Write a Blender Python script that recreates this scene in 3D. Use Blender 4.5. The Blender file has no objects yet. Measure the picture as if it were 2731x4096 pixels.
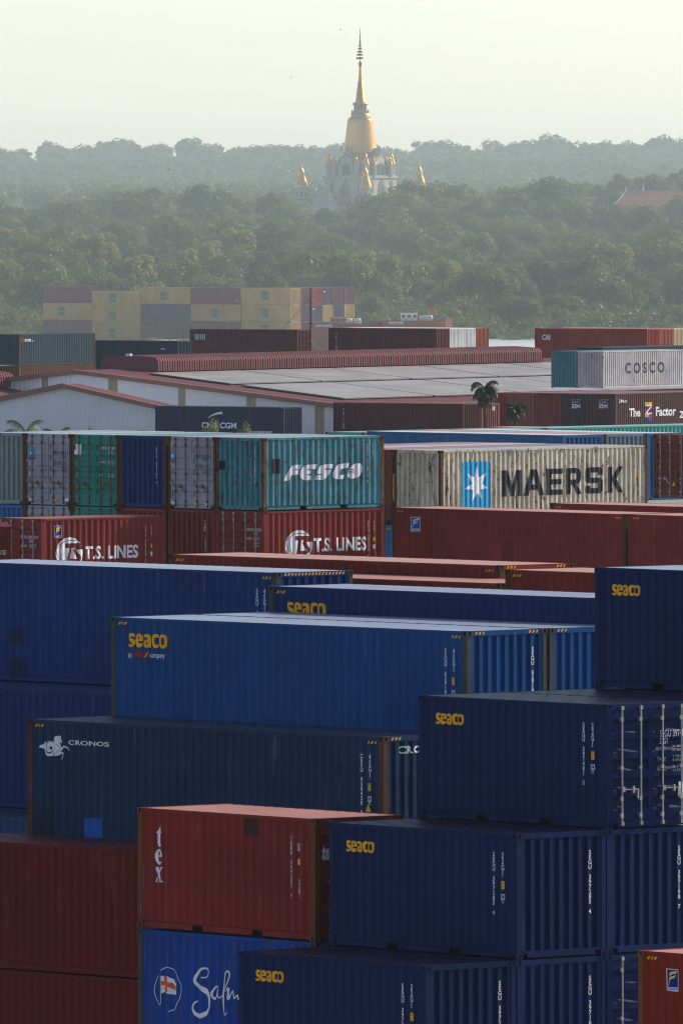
import bpy, bmesh, math, random
import numpy as np
from mathutils import Vector, Matrix
R = math.radians
S = bpy.context.scene
COL = S.collection

# ------------------------------------------------------------------ camera, sky, sun
CAM_Z = 30.0
cam_d = bpy.data.cameras.new('camera'); cam = bpy.data.objects.new('camera', cam_d); COL.objects.link(cam)
cam_d.sensor_fit = 'HORIZONTAL'; cam_d.sensor_width = 36.0; cam_d.lens = 47378.0 / 2731.0 * 36.0
cam_d.clip_start = 5.0; cam_d.clip_end = 20000.0
pitch = math.atan((2048.0 - 710.0) / 47378.0)
cam.location = (0, 0, CAM_Z)
cam.rotation_euler = (Matrix.Rotation(R(90) - pitch, 3, 'X') @ Matrix.Rotation(R(-0.088), 3, 'Z')).to_euler()
S.camera = cam
SUN_AZ, SUN_EL = 56.0, 27.0          # degrees right of the view direction, above the horizon
w = bpy.data.worlds.new('World'); S.world = w; w.use_nodes = True
nt = w.node_tree; bg = nt.nodes['Background']
sky = nt.nodes.new('ShaderNodeTexSky'); sky.sky_type = 'NISHITA'; sky.sun_disc = False
sky.sun_elevation = R(SUN_EL); sky.sun_rotation = R(SUN_AZ); sky.altitude = 0.0
sky.air_density = 0.64; sky.dust_density = 0.5; sky.ozone_density = 0.2
hs = nt.nodes.new('ShaderNodeHueSaturation'); hs.inputs['Saturation'].default_value = 0.72   # sky colour desaturated towards neutral
nt.links.new(sky.outputs[0], hs.inputs['Color']); nt.links.new(hs.outputs[0], bg.inputs[0]); bg.inputs[1].default_value = 0.115
sl = bpy.data.lights.new('sun', 'SUN'); sl.energy = 5.0; sl.angle = R(0.5); sl.color = (1.0, 0.88, 0.70)
so = bpy.data.objects.new('sun', sl); COL.objects.link(so)
sd = Vector((math.sin(R(SUN_AZ)) * math.cos(R(SUN_EL)), math.cos(R(SUN_AZ)) * math.cos(R(SUN_EL)), math.sin(R(SUN_EL))))
so.rotation_euler = sd.to_track_quat('Z', 'Y').to_euler(); so.location = (200, 100, 300)
S.view_settings.view_transform = 'Standard'; S.view_settings.look = 'None'
S.view_settings.exposure = 0.36; S.view_settings.gamma = 1.0
S.render.engine = 'CYCLES'
S.cycles.use_denoising = True
S.cycles.filter_width = 1.15

# ------------------------------------------------------------------ helpers
def tag(o, label=None, cat=None, group=None, kind=None):
    if label: o['label'] = label
    if cat: o['category'] = cat
    if group: o['group'] = group
    if kind: o['kind'] = kind
    return o

def empty(name, loc=(0, 0, 0), rz=0.0):
    o = bpy.data.objects.new(name, None); o.location = loc; o.rotation_euler = (0, 0, rz)
    o.empty_display_size = 0.5; COL.objects.link(o); return o

def link(name, me, mats=(), parent=None, loc=(0, 0, 0), rz=0.0):
    o = bpy.data.objects.new(name, me); COL.objects.link(o)
    o.location = loc; o.rotation_euler = (0, 0, rz)
    if parent: o.parent = parent
    while len(me.materials) < len(mats): me.materials.append(None)
    for i, m in enumerate(mats):
        o.material_slots[i].link = 'OBJECT'; o.material_slots[i].material = m
    return o

class MB:
    def __init__(s): s.v = []; s.f = []; s.m = []
    def quad(s, a, b, c, d, m=0):
        n = len(s.v); s.v += [a, b, c, d]; s.f.append((n, n + 1, n + 2, n + 3)); s.m.append(m)
    def face(s, pts, m=0):
        n = len(s.v); s.v += list(pts); s.f.append(tuple(range(n, n + len(pts)))); s.m.append(m)
    def box(s, x0, x1, y0, y1, z0, z1, m=0):
        n = len(s.v)
        s.v += [(x0, y0, z0), (x1, y0, z0), (x1, y1, z0), (x0, y1, z0), (x0, y0, z1), (x1, y0, z1), (x1, y1, z1), (x0, y1, z1)]
        for q in ((3, 2, 1, 0), (4, 5, 6, 7), (0, 1, 5, 4), (1, 2, 6, 5), (2, 3, 7, 6), (3, 0, 4, 7)):
            s.f.append(tuple(n + i for i in q)); s.m.append(m)
    def obox(s, c, ax, ay, az, m=0):
        c = Vector(c); ax = Vector(ax); ay = Vector(ay); az = Vector(az); n = len(s.v)
        for dz in (-1, 1):
            for dx, dy in ((-1, -1), (1, -1), (1, 1), (-1, 1)):
                s.v.append(tuple(c + ax * dx + ay * dy + az * dz))
        for q in ((3, 2, 1, 0), (4, 5, 6, 7), (0, 1, 5, 4), (1, 2, 6, 5), (2, 3, 7, 6), (3, 0, 4, 7)):
            s.f.append(tuple(n + i for i in q)); s.m.append(m)
    def lathe(s, prof, n=20, c=(0, 0, 0), m=0, rot=0.0):
        b = len(s.v); k = len(prof)
        for i in range(n):
            a = rot + 2 * math.pi * i / n
            for r, z in prof: s.v.append((c[0] + r * math.cos(a), c[1] + r * math.sin(a), c[2] + z))
        for i in range(n):
            j = (i + 1) % n
            for q in range(k - 1):
                s.f.append((b + i * k + q, b + j * k + q, b + j * k + q + 1, b + i * k + q + 1)); s.m.append(m)
    def tube(s, p, q, r0, r1=None, n=8, m=0):
        r1 = r0 if r1 is None else r1
        p = Vector(p); q = Vector(q); d = (q - p).normalized()
        a = d.orthogonal().normalized(); c = d.cross(a); b = len(s.v)
        for i in range(n):
            t = 2 * math.pi * i / n; o = a * math.cos(t) + c * math.sin(t)
            s.v.append(tuple(p + o * r0)); s.v.append(tuple(q + o * r1))
        for i in range(n):
            j = (i + 1) % n
            s.f.append((b + 2 * i, b + 2 * j, b + 2 * j + 1, b + 2 * i + 1)); s.m.append(m)
        s.f.append(tuple(b + 2 * i + 1 for i in range(n))); s.m.append(m)
        s.f.append(tuple(b + 2 * i for i in reversed(range(n)))); s.m.append(m)
    def mesh(s, name, smooth=False):
        me = bpy.data.meshes.new(name); me.from_pydata([tuple(v) for v in s.v], [], s.f)
        k = max(s.m) + 1 if s.m else 1
        for _ in range(k): me.materials.append(None)
        me.polygons.foreach_set('material_index', s.m)
        if smooth: me.polygons.foreach_set('use_smooth', [True] * len(s.f))
        me.update(); return me

# ------------------------------------------------------------------ materials
def node_mat(name):
    m = bpy.data.materials.new(name); m.use_nodes = True
    nt = m.node_tree; b = nt.nodes['Principled BSDF']
    return m, nt, b

def simple(name, rgb, rough=0.6, metal=0.0, var=0.1, scale=3.0, bump=0.0, spec=0.5):
    m, nt, b = node_mat(name); N = nt.nodes; L = nt.links
    tc = N.new('ShaderNodeTexCoord'); no = N.new('ShaderNodeTexNoise'); no.inputs['Scale'].default_value = scale; no.inputs['Detail'].default_value = 5
    L.new(tc.outputs['Object'], no.inputs['Vector'])
    r = N.new('ShaderNodeMapRange'); r.inputs[1].default_value = 0.3; r.inputs[2].default_value = 0.7
    r.inputs[3].default_value = 1 - var; r.inputs[4].default_value = 1 + var; L.new(no.outputs[0], r.inputs[0])
    mx = N.new('ShaderNodeMix'); mx.data_type = 'RGBA'; mx.blend_type = 'MULTIPLY'; mx.inputs[0].default_value = 1
    mx.inputs[6].default_value = (*rgb, 1); L.new(r.outputs[0], mx.inputs[7]); L.new(mx.outputs[2], b.inputs['Base Color'])
    b.inputs['Roughness'].default_value = rough; b.inputs['Metallic'].default_value = metal
    b.inputs['Specular IOR Level'].default_value = spec
    if bump:
        bp = N.new('ShaderNodeBump'); bp.inputs['Strength'].default_value = bump; bp.inputs['Distance'].default_value = 0.05
        L.new(no.outputs[0], bp.inputs['Height']); L.new(bp.outputs[0], b.inputs['Normal'])
    return m

PAINT = {}
def paint(rgb, rough=0.5, wear=0.2, rust=0.1, rustcol=(0.10, 0.035, 0.012)):
    """container paint: blotchy fade, vertical rain streaks, rust runs and chips"""
    key = (rgb, rough, wear, rust, rustcol)
    if key in PAINT: return PAINT[key]
    m, nt, b = node_mat('container_paint'); N = nt.nodes; L = nt.links
    def noise(vec, scale, detail=4, rgh=0.6):
        n = N.new('ShaderNodeTexNoise'); n.inputs['Scale'].default_value = scale; n.inputs['Detail'].default_value = detail
        n.inputs['Roughness'].default_value = rgh; L.new(vec, n.inputs['Vector']); return n.outputs[0]
    def ramp(v, a, c, lo=0.0, hi=1.0):
        r = N.new('ShaderNodeMapRange'); r.inputs[1].default_value = a; r.inputs[2].default_value = c
        r.inputs[3].default_value = lo; r.inputs[4].default_value = hi; L.new(v, r.inputs[0]); return r.outputs[0]
    def mix(f, a, c, mode='MIX'):
        x = N.new('ShaderNodeMix'); x.data_type = 'RGBA'; x.blend_type = mode
        for i, q in ((0, f), (6, a), (7, c)):
            if isinstance(q, (int, float)): x.inputs[i].default_value = q
            elif isinstance(q, tuple): x.inputs[i].default_value = (*q, 1)
            else: L.new(q, x.inputs[i])
        return x.outputs[2]
    tc = N.new('ShaderNodeTexCoord'); oi = N.new('ShaderNodeObjectInfo')
    ad = N.new('ShaderNodeVectorMath'); ad.operation = 'ADD'; L.new(tc.outputs['Object'], ad.inputs[0]); L.new(oi.outputs['Location'], ad.inputs[1])
    base = ad.outputs[0]
    mp = N.new('ShaderNodeMapping'); mp.inputs['Scale'].default_value = (7, 7, 0.35); L.new(base, mp.inputs['Vector']); st = mp.outputs[0]
    mp2 = N.new('ShaderNodeMapping'); mp2.inputs['Scale'].default_value = (3.2, 3.2, 0.55); L.new(base, mp2.inputs['Vector'])
    big = ramp(noise(base, 0.55, 3), 0.3, 0.7, 1 - 0.25 * wear - 0.06, 1 + 0.25 * wear + 0.06)
    c = mix(1.0, rgb, big, 'MULTIPLY')
    grey = tuple(0.6 * q + 0.4 * (sum(rgb) / 3 * 1.1 + 0.008) for q in rgb)
    c = mix(ramp(noise(st, 1.0, 5), 0.52, 0.75, 0, 0.75 * wear), c, grey)
    dark = tuple(q * 0.5 for q in rgb)
    c = mix(ramp(noise(mp2.outputs[0], 1.3, 5), 0.55, 0.72, 0, 0.7 * wear), c, dark)
    light = tuple(min(0.7, q * 1.7 + 0.07) for q in rgb)
    c = mix(ramp(noise(st, 1.9, 3, 0.5), 0.672, 0.70, 0, min(1.0, 1.2 * wear)), c, light)
    if rust > 0:
        t = 0.80 - 0.25 * rust
        c = mix(ramp(noise(mp2.outputs[0], 2.4, 8, 0.7), t - 0.13, t - 0.04), c, rustcol)
        c = mix(ramp(noise(base, 3.2, 8, 0.75), t - 0.1, t - 0.03), c, tuple(q * 0.6 for q in rustcol))
    L.new(c, b.inputs['Base Color']); b.inputs['Roughness'].default_value = rough
    b.inputs['Specular IOR Level'].default_value = 0.55 if rough < 0.40 else 0.22 if rough < 0.46 else 0.07
    bp = N.new('ShaderNodeBump'); bp.inputs['Strength'].default_value = 0.35; bp.inputs['Distance'].default_value = 0.02
    L.new(noise(base, 1.1, 3), bp.inputs['Height']); L.new(bp.outputs[0], b.inputs['Normal'])
    PAINT[key] = m; return m

M = dict(
    dark=simple('dark_hollow', (0.004, 0.004, 0.005), 0.9),
    steel=simple('galvanised_steel', (0.30, 0.31, 0.33), 0.45, 0.6, 0.25, 6),
    ruststeel=simple('rusty_steel', (0.12, 0.065, 0.045), 0.7, 0.1, 0.4, 8),
    rubber=simple('door_gasket', (0.012, 0.011, 0.011), 0.8),
    concrete=simple('yard_concrete', (0.22, 0.21, 0.2), 0.85, 0, 0.2, 0.3),
    gold=simple('gold_leaf', (0.60, 0.29, 0.045), 0.30, 0.95, 0.08, 0.6),
    temple=simple('temple_render', (0.38, 0.36, 0.34), 0.8, 0, 0.15, 0.7),
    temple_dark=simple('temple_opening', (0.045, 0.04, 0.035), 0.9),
    temple_trim=simple('temple_carving', (0.17, 0.135, 0.10), 0.85, 0, 0.3, 1.5),
    tiered=simple('umbrella_metal', (0.22, 0.15, 0.07), 0.5, 0.6, 0.2, 2),
)
DC = dict(white=(.72, .76, .84), lilac=(.60, .62, .72), gold=(.85, .42, .015), amber=(.80, .42, .02), ink=(.012, .016, .03), navyink=(.03, .05, .14),
          royal=(.01, .012, .25), lemon=(.80, .68, .02), sky=(.02, .30, .62), orange=(.70, .11, .03), scarlet=(.50, .01, .02), pale=(.42, .46, .55),
          rustpaint=(.28, .14, .05), darkpatch=(.010, .016, .028), bluepatch=(.012, .10, .42), redpatch=(.26, .03, .03), maroonpatch=(.055, .012, .014),
          paleblue=(.22, .38, .45), teal=(.03, .16, .16), limep=(.25, .5, .06), lnpatch=(.004, .020, .085), cropatch=(.006, .018, .048))
DM = {k: simple('marking_paint', v, 0.6, 0, 0.14, 5.0, spec=0.08) for k, v in DC.items()}

# ------------------------------------------------------------------ shipping containers
W2 = 1.219
def corr(a, b, pitch, flat, slope, depth):
    """breakpoints of a trapezoid profile, from a to b"""
    n = max(1, int(round((b - a - flat) / pitch))); p = (b - a - flat) / n; rec = p - flat - 2 * slope
    out = [(a, 0.0)]
    for i in range(n):
        x = a + i * p
        out += [(x + flat, 0.0), (x + flat + slope, depth), (x + flat + slope + rec, depth), (x + p, 0.0)]
    out.append((b, 0.0)); return out
def side_prof(L): return corr(0.15, L - 0.15, 0.278, 0.072, 0.068, 0.036)
END_PROF = corr(0.13, 2 * W2 - 0.13, 0.252, 0.100, 0.020, 0.072)
def door_prof(H):
    z0, z1 = 0.30, H - 0.30; n = 5; p = (z1 - z0) / n; o = [(0.17, 0.0)]
    for i in range(n):
        z = z0 + i * p + 0.09
        o += [(z, 0.0), (z + 0.10, 0.055), (z + 0.20, 0.055), (z + 0.27, 0.0)]
    o.append((H - 0.125, 0.0)); return o
def depth_at(prof, x):
    if x <= prof[0][0]: return 0.0
    for (a, d), (b, e) in zip(prof, prof[1:]):
        if a <= x <= b: return d + (e - d) * ((x - a) / (b - a) if b > a else 0)
    return 0.0

MESH = {}
def cached(key, fn):
    if key not in MESH: MESH[key] = fn()
    return MESH[key]

def side_mesh(L, H):
    b = MB(); p = side_prof(L); z0, z1 = 0.165, H - 0.075
    for (x0, d0), (x1, d1) in zip(p, p[1:]):
        y0, y1 = -W2 + 0.019 + d0, -W2 + 0.019 + d1
        b.quad((x0 - L / 2, y0, z0), (x1 - L / 2, y1, z0), (x1 - L / 2, y1, z1), (x0 - L / 2, y0, z1))
    b.quad((-L / 2 + .15, -W2 + .06, z0), (L / 2 - .15, -W2 + .06, z0), (L / 2 - .15, -W2 + .019, z0), (-L / 2 + .15, -W2 + .019, z0))
    return b.mesh('side_panel')
def end_mesh(L, H):
    b = MB(); z0, z1 = 0.16, H - 0.115
    for (u0, d0), (u1, d1) in zip(END_PROF, END_PROF[1:]):
        x0, x1 = L / 2 - 0.02 - d0, L / 2 - 0.02 - d1
        b.quad((x0, u0 - W2, z0), (x1, u1 - W2, z0), (x1, u1 - W2, z1), (x0, u0 - W2, z1))
    return b.mesh('end_panel')
def roof_mesh(L, H):
    b = MB(); p = corr(0.12, L - 0.12, 0.348, 0.215, 0.012, 0.009)
    for (x0, d0), (x1, d1) in zip(p, p[1:]):
        za, zb = H - 0.010 - d0, H - 0.010 - d1
        b.quad((x0 - L / 2, -W2 + .05, za), (x1 - L / 2, -W2 + .05, zb), (x1 - L / 2, W2 - .05, zb), (x0 - L / 2, W2 - .05, za))
        for sy in (-1, 1):
            b.quad((x0 - L / 2, sy * (W2 - .05), H - .072), (x1 - L / 2, sy * (W2 - .05), H - .072), (x1 - L / 2, sy * (W2 - .05), zb), (x0 - L / 2, sy * (W2 - .05), za))
    return b.mesh('roof_panel')
def frame_mesh(L, H, cast):
    b = MB(); z0, z1 = (0.118, H - 0.118) if cast else (0.0, H)
    for sx in (-1, 1):
        for sy in (-1, 1):
            xs = sorted((sx * (L / 2 - .006), sx * (L / 2 - .155))); ys = sorted((sy * (W2 - .006), sy * (W2 - .125)))
            b.box(xs[0], xs[1], ys[0], ys[1], z0, z1, 1)
        xs = sorted((sx * (L / 2 - .010), sx * (L / 2 - .10)))
        e = .160 if cast else .126
        b.box(xs[0], xs[1], -W2 + e, W2 - e, H - .117, H - .004, 0)
        b.box(xs[0], xs[1], -W2 + .30, W2 - .30, .025, .162, 0)
        for sy in (-1, 1):
            ys = sorted((sy * (W2 - .30), sy * (W2 - e))); b.box(xs[0], xs[1], ys[0], ys[1], .115, .162, 0)
    e = .178 if cast else .156
    pk = [(-1.2, -.84), (.84, 1.2)] if L < 7 else []
    for sy in (-1, 1):
        ys = sorted((sy * (W2 - .008), sy * (W2 - .05)))
        b.box(-L / 2 + e, L / 2 - e, ys[0], ys[1], H - .076, H - .006, 0)
        ys = sorted((sy * (W2 - .042), sy * (W2 - .09))); x = -L / 2 + e
        for a, c in pk + [(L / 2 - e, None)]:
            b.box(x, a, ys[0], ys[1], .028, .155, 0)
            if c is not None:
                b.box(a, c, ys[0], ys[1], .140, .155, 0); x = c
    b.box(-L / 2 + .11, L / 2 - .11, -W2 + .35, W2 - .35, .04, .15, 2)
    b.box(-L / 2 + .11, L / 2 - .11, -W2 + .07, W2 - .07, .152, .160, 2)
    return b.mesh('frame')
def casting_mesh():
    bm = bmesh.new(); bmesh.ops.create_cube(bm, size=1)
    for v in bm.verts: v.co = Vector((v.co.x * .178, v.co.y * .162, v.co.z * .118))
    bm.faces.ensure_lookup_table()
    fs = [f for f in bm.faces if abs(f.normal.z) < .5]
    r = bmesh.ops.inset_individual(bm, faces=fs, thickness=0.026)
    for f in fs:
        c = f.calc_center_median(); n = f.normal.copy()
        for v in f.verts:   # tall rounded slot
            t = v.co - c
            h = Vector((0, 0, t.z)); s = t - h
            v.co = c + s * 0.55 + h
        r = bmesh.ops.extrude_face_region(bm, geom=[f])
        vs = [g for g in r['geom'] if isinstance(g, bmesh.types.BMVert)]
        for v in vs: v.co -= n * 0.03
        nf = [g for g in r['geom'] if isinstance(g, bmesh.types.BMFace)]
        for g in nf: g.material_index = 1
    for f in fs:
        if f.is_valid: bm.faces.remove(f)
    me = bpy.data.meshes.new('corner_casting'); bm.to_mesh(me); bm.free(); me.materials.append(None); me.materials.append(None); return me
def door_mesh(L, H, s):
    b = MB(); p = door_prof(H); y0, y1 = (-W2 + .135, -.012) if s < 0 else (.012, W2 - .135); X = L / 2 - .022
    for (za, da), (zb, db) in zip(p, p[1:]):
        b.quad((X - da, y0 + .05, za), (X - da, y1 - .05, za), (X - db, y1 - .05, zb), (X - db, y0 + .05, zb))
    b.box(X - .05, X + .004, y0, y0 + .05, .168, H - .122); b.box(X - .05, X + .004, y1 - .05, y1, .168, H - .122)
    for z in (.26, .85, 1.55, H - .32):
        yy = y0 - .03 if s < 0 else y1 - .02
        b.box(X - .01, X + .018, yy, yy + .05, z, z + .10)
    g = -.012 if s < 0 else 0.0
    b.box(X - .03, X - .004, g, g + .012, .168, H - .122, 1)
    b.box(X - .03, X + .002, y0, y1, H - .122, H - .1175, 1)
    return b.mesh('door')
def bar_mesh(L, H, y):
    b = MB(); X = L / 2 + .022
    b.tube((X, y, .06), (X, y, H - .04), .019, n=8)
    for z in (.10, H - .085): b.box(X - .03, X + .03, y - .035, y + .035, z - .035, z + .035)
    for z in (.27, .62, 1.25, H - .32): b.box(X - .04, X + .024, y - .075 + .02, y + .02, z - .045 if z != 1.25 else z - .02, z + .045)
    return b.mesh('locking_bar')
def handle_mesh(L, H, y):
    b = MB(); X = L / 2 + .045
    b.box(X, X + .02, y, y + .42, .80, .825); b.box(X - .02, X + .03, y - .04, y + .04, .76, .87); b.box(X - .03, X + .03, y + .26, y + .31, .74, .88)
    b.box(X + .005, X + .03, y + .38, y + .42, .62, .82)
    return b.mesh('handle')

LAYOUT = {
 'G': (0, 0.71, 245.17, 11.27, -50.22, 6.058, 2.591),
 'B': (0, 2.6, 246.75, 13.88, -50.22, 6.058, 2.591),
 'A': (0, 4.49, 248.32, 16.48, -50.22, 6.058, 2.591),
 'four': (0, 8.28, 251.47, 19.08, -50.22, 6.058, 2.591),
 'A2': (0, 6.39, 249.89, 16.48, -50.22, 6.058, 2.591),
 'A3': (0, 8.28, 251.47, 16.48, -50.22, 6.058, 2.591),
 'five': (0, 10.17, 253.04, 19.08, -50.22, 6.058, 2.591),
 'C2': (0, 4.49, 248.32, 13.88, -50.22, 6.058, 2.591),
 'B0': (0, 2.6, 246.75, 11.27, -50.22, 6.058, 2.591),
 'D2': (0, 4.49, 248.32, 11.27, -50.22, 6.058, 2.591),
 'T': (0, -1.53, 252.13, 13.91, -50.94, 6.058, 2.591),
 'SAF': (0, -1.53, 252.13, 11.3, -50.94, 6.058, 2.591),
 'BR': (0, 10.71, 231.1, 11.74, -50.2, 12.192, 2.896),
 'C': (0, -2.24, 267.91, 14.69, -48.13, 12.192, 2.896),
 'H': (0, -0.36, 269.64, 16.97, -48.13, 12.192, 2.896),
 'H2': (0, 1.51, 271.31, 16.97, -48.13, 12.192, 2.896),
 'S2': (0, 3.27, 273.18, 17.56, -48.13, 12.192, 2.896),
 'DR': (0, -4.8, 266.93, 12.05, -48.13, 12.192, 2.896),
 'DR2': (0, -4.8, 266.93, 9.14, -48.13, 12.192, 2.896),
 'LN': (0, -4.7, 287.28, 17.7, -48.13, 12.192, 2.896),
 'LN2': (0, -6.6, 285.58, 14.8, -48.13, 12.192, 2.896),
 'LNu': (0, -4.7, 287.28, 14.8, -48.13, 12.192, 2.896),
 'LN2u': (0, -6.6, 285.58, 11.9, -48.13, 12.192, 2.896),
 'LN3': (0, -8.48, 283.9, 11.9, -48.13, 12.192, 2.896),
 'R14': (0, 0.66, 291.35, 17.73, -48.13, 12.192, 2.896),
 'R14c': (0, 0.64, 287.57, 17.73, -48.13, 12.192, 2.591),
 'R14b': (0, 8.85, 277.27, 17.8, -48.13, 12.192, 2.896),
 'FES': (1, -1.47, 424.09, 18.15, 44.9, 6.058, 2.591),
 'FESu': (1, -1.47, 424.09, 15.54, 44.9, 6.058, 2.591),
 'MG2': (1, -3.21, 425.83, 18.15, 44.9, 6.058, 2.591),
 'MG2u': (1, -3.21, 425.83, 15.54, 44.9, 6.058, 2.591),
 'APZ': (1, -5.0, 427.63, 18.15, 44.9, 6.058, 2.591),
 'APZu': (1, -5.0, 427.63, 15.54, 44.9, 6.058, 2.591),
 'GRN': (1, -6.74, 429.38, 18.15, 44.9, 6.058, 2.591),
 'GRNu': (1, -6.74, 429.38, 15.54, 44.9, 6.058, 2.591),
 'MG1': (1, -8.48, 431.12, 18.15, 44.9, 6.058, 2.591),
 'MG1u': (1, -8.48, 431.12, 15.54, 44.9, 6.058, 2.591),
 'GRY': (1, -10.21, 432.86, 18.15, 44.9, 6.058, 2.591),
 'GRYu': (1, -10.21, 432.86, 15.54, 44.9, 6.058, 2.591),
 'FCI': (1, -9.23, 418.0, 15.46, 44.9, 6.058, 2.591),
 'RDL': (1, -12.67, 407.96, 15.49, 93, 6.058, 2.591),
 'R15': (0, 6.8, 421.29, 15.27, -48.0, 12.192, 2.896),
 'R15b': (0, 15.04, 412.14, 15.27, -48.0, 12.192, 2.896),
 'R16': (0, 12.56, 426.65, 15.27, -48.0, 12.192, 2.896),
 'M': (1, 7.06, 463.32, 16.54, 47.5, 12.192, 2.896),
 'ML': (1, 5.21, 465.01, 16.54, 47.5, 12.192, 2.896),
 'M3': (1, 3.37, 466.7, 16.54, 47.5, 12.192, 2.896),
 'M4': (1, 1.53, 468.38, 16.54, 47.5, 12.192, 2.896),
 'MLu': (1, 4.81, 464.56, 13.62, 47.5, 12.192, 2.896),
 'RDR': (1, 15.58, 481.41, 16.99, 47.5, 6.058, 2.591),
 'K1': (0, 6.13, 508.29, 16.15, -47, 12.192, 2.896),
 'K2': (0, 7.96, 509.99, 16.15, -47, 12.192, 2.896),
 'K3': (0, 9.79, 511.7, 16.15, -47, 12.192, 2.896),
 'TE1': (1, 4.37, 550.23, 15.38, 46, 12.192, 2.896),
 'TE2': (1, 12.94, 559.11, 15.38, 46, 12.192, 2.896),
 'RR': (0, 12.34, 596.46, 14.48, -46, 12.192, 2.896),
 'RR2': (0, 20.95, 587.55, 14.48, -46, 12.192, 2.896),
 'CMA': (0, -8.67, 909.53, 9.55, -35.5, 12.192, 2.896),
 'TM': (0, 5.03, 909.53, 9.8, -35.5, 12.192, 2.896),
 'TM2': (0, 6.48, 911.57, 9.8, -35.5, 12.192, 2.896),
 'ZF': (1, 23.27, 900.67, 10.74, 54.5, 12.192, 2.896),
 'ZI2': (1, 21.23, 902.12, 10.74, 54.5, 12.192, 2.896),
 'ZI1': (1, 19.2, 903.57, 10.74, 54.5, 12.192, 2.896),
 'ZR2': (1, 17.16, 905.03, 10.74, 54.5, 12.192, 2.896),
 'ZR3': (1, 16.0, 919.67, 10.48, 54.5, 12.192, 2.896),
 'COS': (1, 23.09, 935.67, 13.44, 54.5, 12.192, 2.896),
 'COW': (1, 21.05, 937.12, 13.44, 54.5, 12.192, 2.896),
 'CO3': (1, 23.27, 944.53, 13.64, 54.5, 12.192, 2.896),
 'NVS': (1, 19.62, 973.67, 10.47, 54.5, 12.192, 2.896),
 'NYK': (1, -27.56, 1109.71, 12.55, 55.5, 12.192, 2.896),
 'NYKu': (1, -27.56, 1109.71, 9.93, 55.5, 12.192, 2.591),
 'TR2': (0, 4.61, 1145.18, 12.56, -31, 12.192, 2.896),
 'TRb': (0, 5.89, 1147.33, 12.56, -31, 12.192, 2.896),
 'TRc': (0, 7.18, 1149.47, 12.56, -31, 12.192, 2.896),
 'TRd': (0, 8.47, 1151.61, 12.56, -31, 12.192, 2.896),
 'LOG': (0, -8.82, 1145.18, 12.48, -31, 12.192, 2.896),
 'NAV': (0, -20.1, 1129.18, 11.63, -31, 12.192, 2.896),
 'CAI': (0, 24.07, 1114.18, 12.89, -31, 12.192, 2.896),
 'CAb': (0, 25.36, 1116.33, 12.89, -31, 12.192, 2.896),
 'CAc': (0, 26.64, 1118.47, 12.89, -31, 12.192, 2.896),
 'MS00': (0, -46.99, 2070.08, 8.19, -45, 12.192, 2.896),
 'MS01': (0, -38.27, 2061.35, 7.44, -45, 12.192, 2.896),
 'MS02': (0, -29.54, 2052.63, 8.19, -45, 12.192, 2.896),
 'MS03': (0, -20.81, 2043.9, 8.19, -45, 12.192, 2.896),
 'MS04': (0, -12.09, 2035.17, 8.19, -45, 12.192, 2.896),
 'MS10': (0, -46.99, 2070.08, 5.26, -45, 12.192, 2.896),
 'MS11': (0, -38.27, 2061.35, 4.51, -45, 12.192, 2.896),
 'MS12': (0, -29.54, 2052.63, 5.26, -45, 12.192, 2.896),
 'MS13': (0, -20.81, 2043.9, 5.26, -45, 12.192, 2.896),
 'MS14': (0, -12.09, 2035.17, 5.26, -45, 12.192, 2.896),
 'MS20': (0, -46.99, 2070.08, 2.33, -45, 12.192, 2.896),
 'MS21': (0, -38.27, 2061.35, 1.58, -45, 12.192, 2.896),
 'MS22': (0, -29.54, 2052.63, 2.33, -45, 12.192, 2.896),
 'MS23': (0, -20.81, 2043.9, 2.33, -45, 12.192, 2.896),
 'MS24': (0, -12.09, 2035.17, 2.33, -45, 12.192, 2.896),
 'ME01': (0, -10.25, 2037.01, 8.19, -45, 12.192, 2.896),
 'ME02': (0, -8.41, 2038.85, 8.19, -45, 12.192, 2.896),
 'ME03': (0, -6.57, 2040.69, 8.19, -45, 12.192, 2.896),
 'ME04': (0, -4.73, 2042.53, 8.19, -45, 12.192, 2.896),
 'ME05': (0, -2.89, 2044.36, 8.19, -45, 12.192, 2.896),
 'ME11': (0, -10.25, 2037.01, 5.26, -45, 12.192, 2.896),
 'ME12': (0, -8.41, 2038.85, 5.26, -45, 12.192, 2.896),
 'ME13': (0, -6.57, 2040.69, 5.26, -45, 12.192, 2.896),
 'ME14': (0, -4.73, 2042.53, 5.26, -45, 12.192, 2.896),
 'ME15': (0, -2.89, 2044.36, 5.26, -45, 12.192, 2.896),
 'ME21': (0, -10.25, 2037.01, 2.33, -45, 12.192, 2.896),
 'ME22': (0, -8.41, 2038.85, 2.33, -45, 12.192, 2.896),
}
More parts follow.
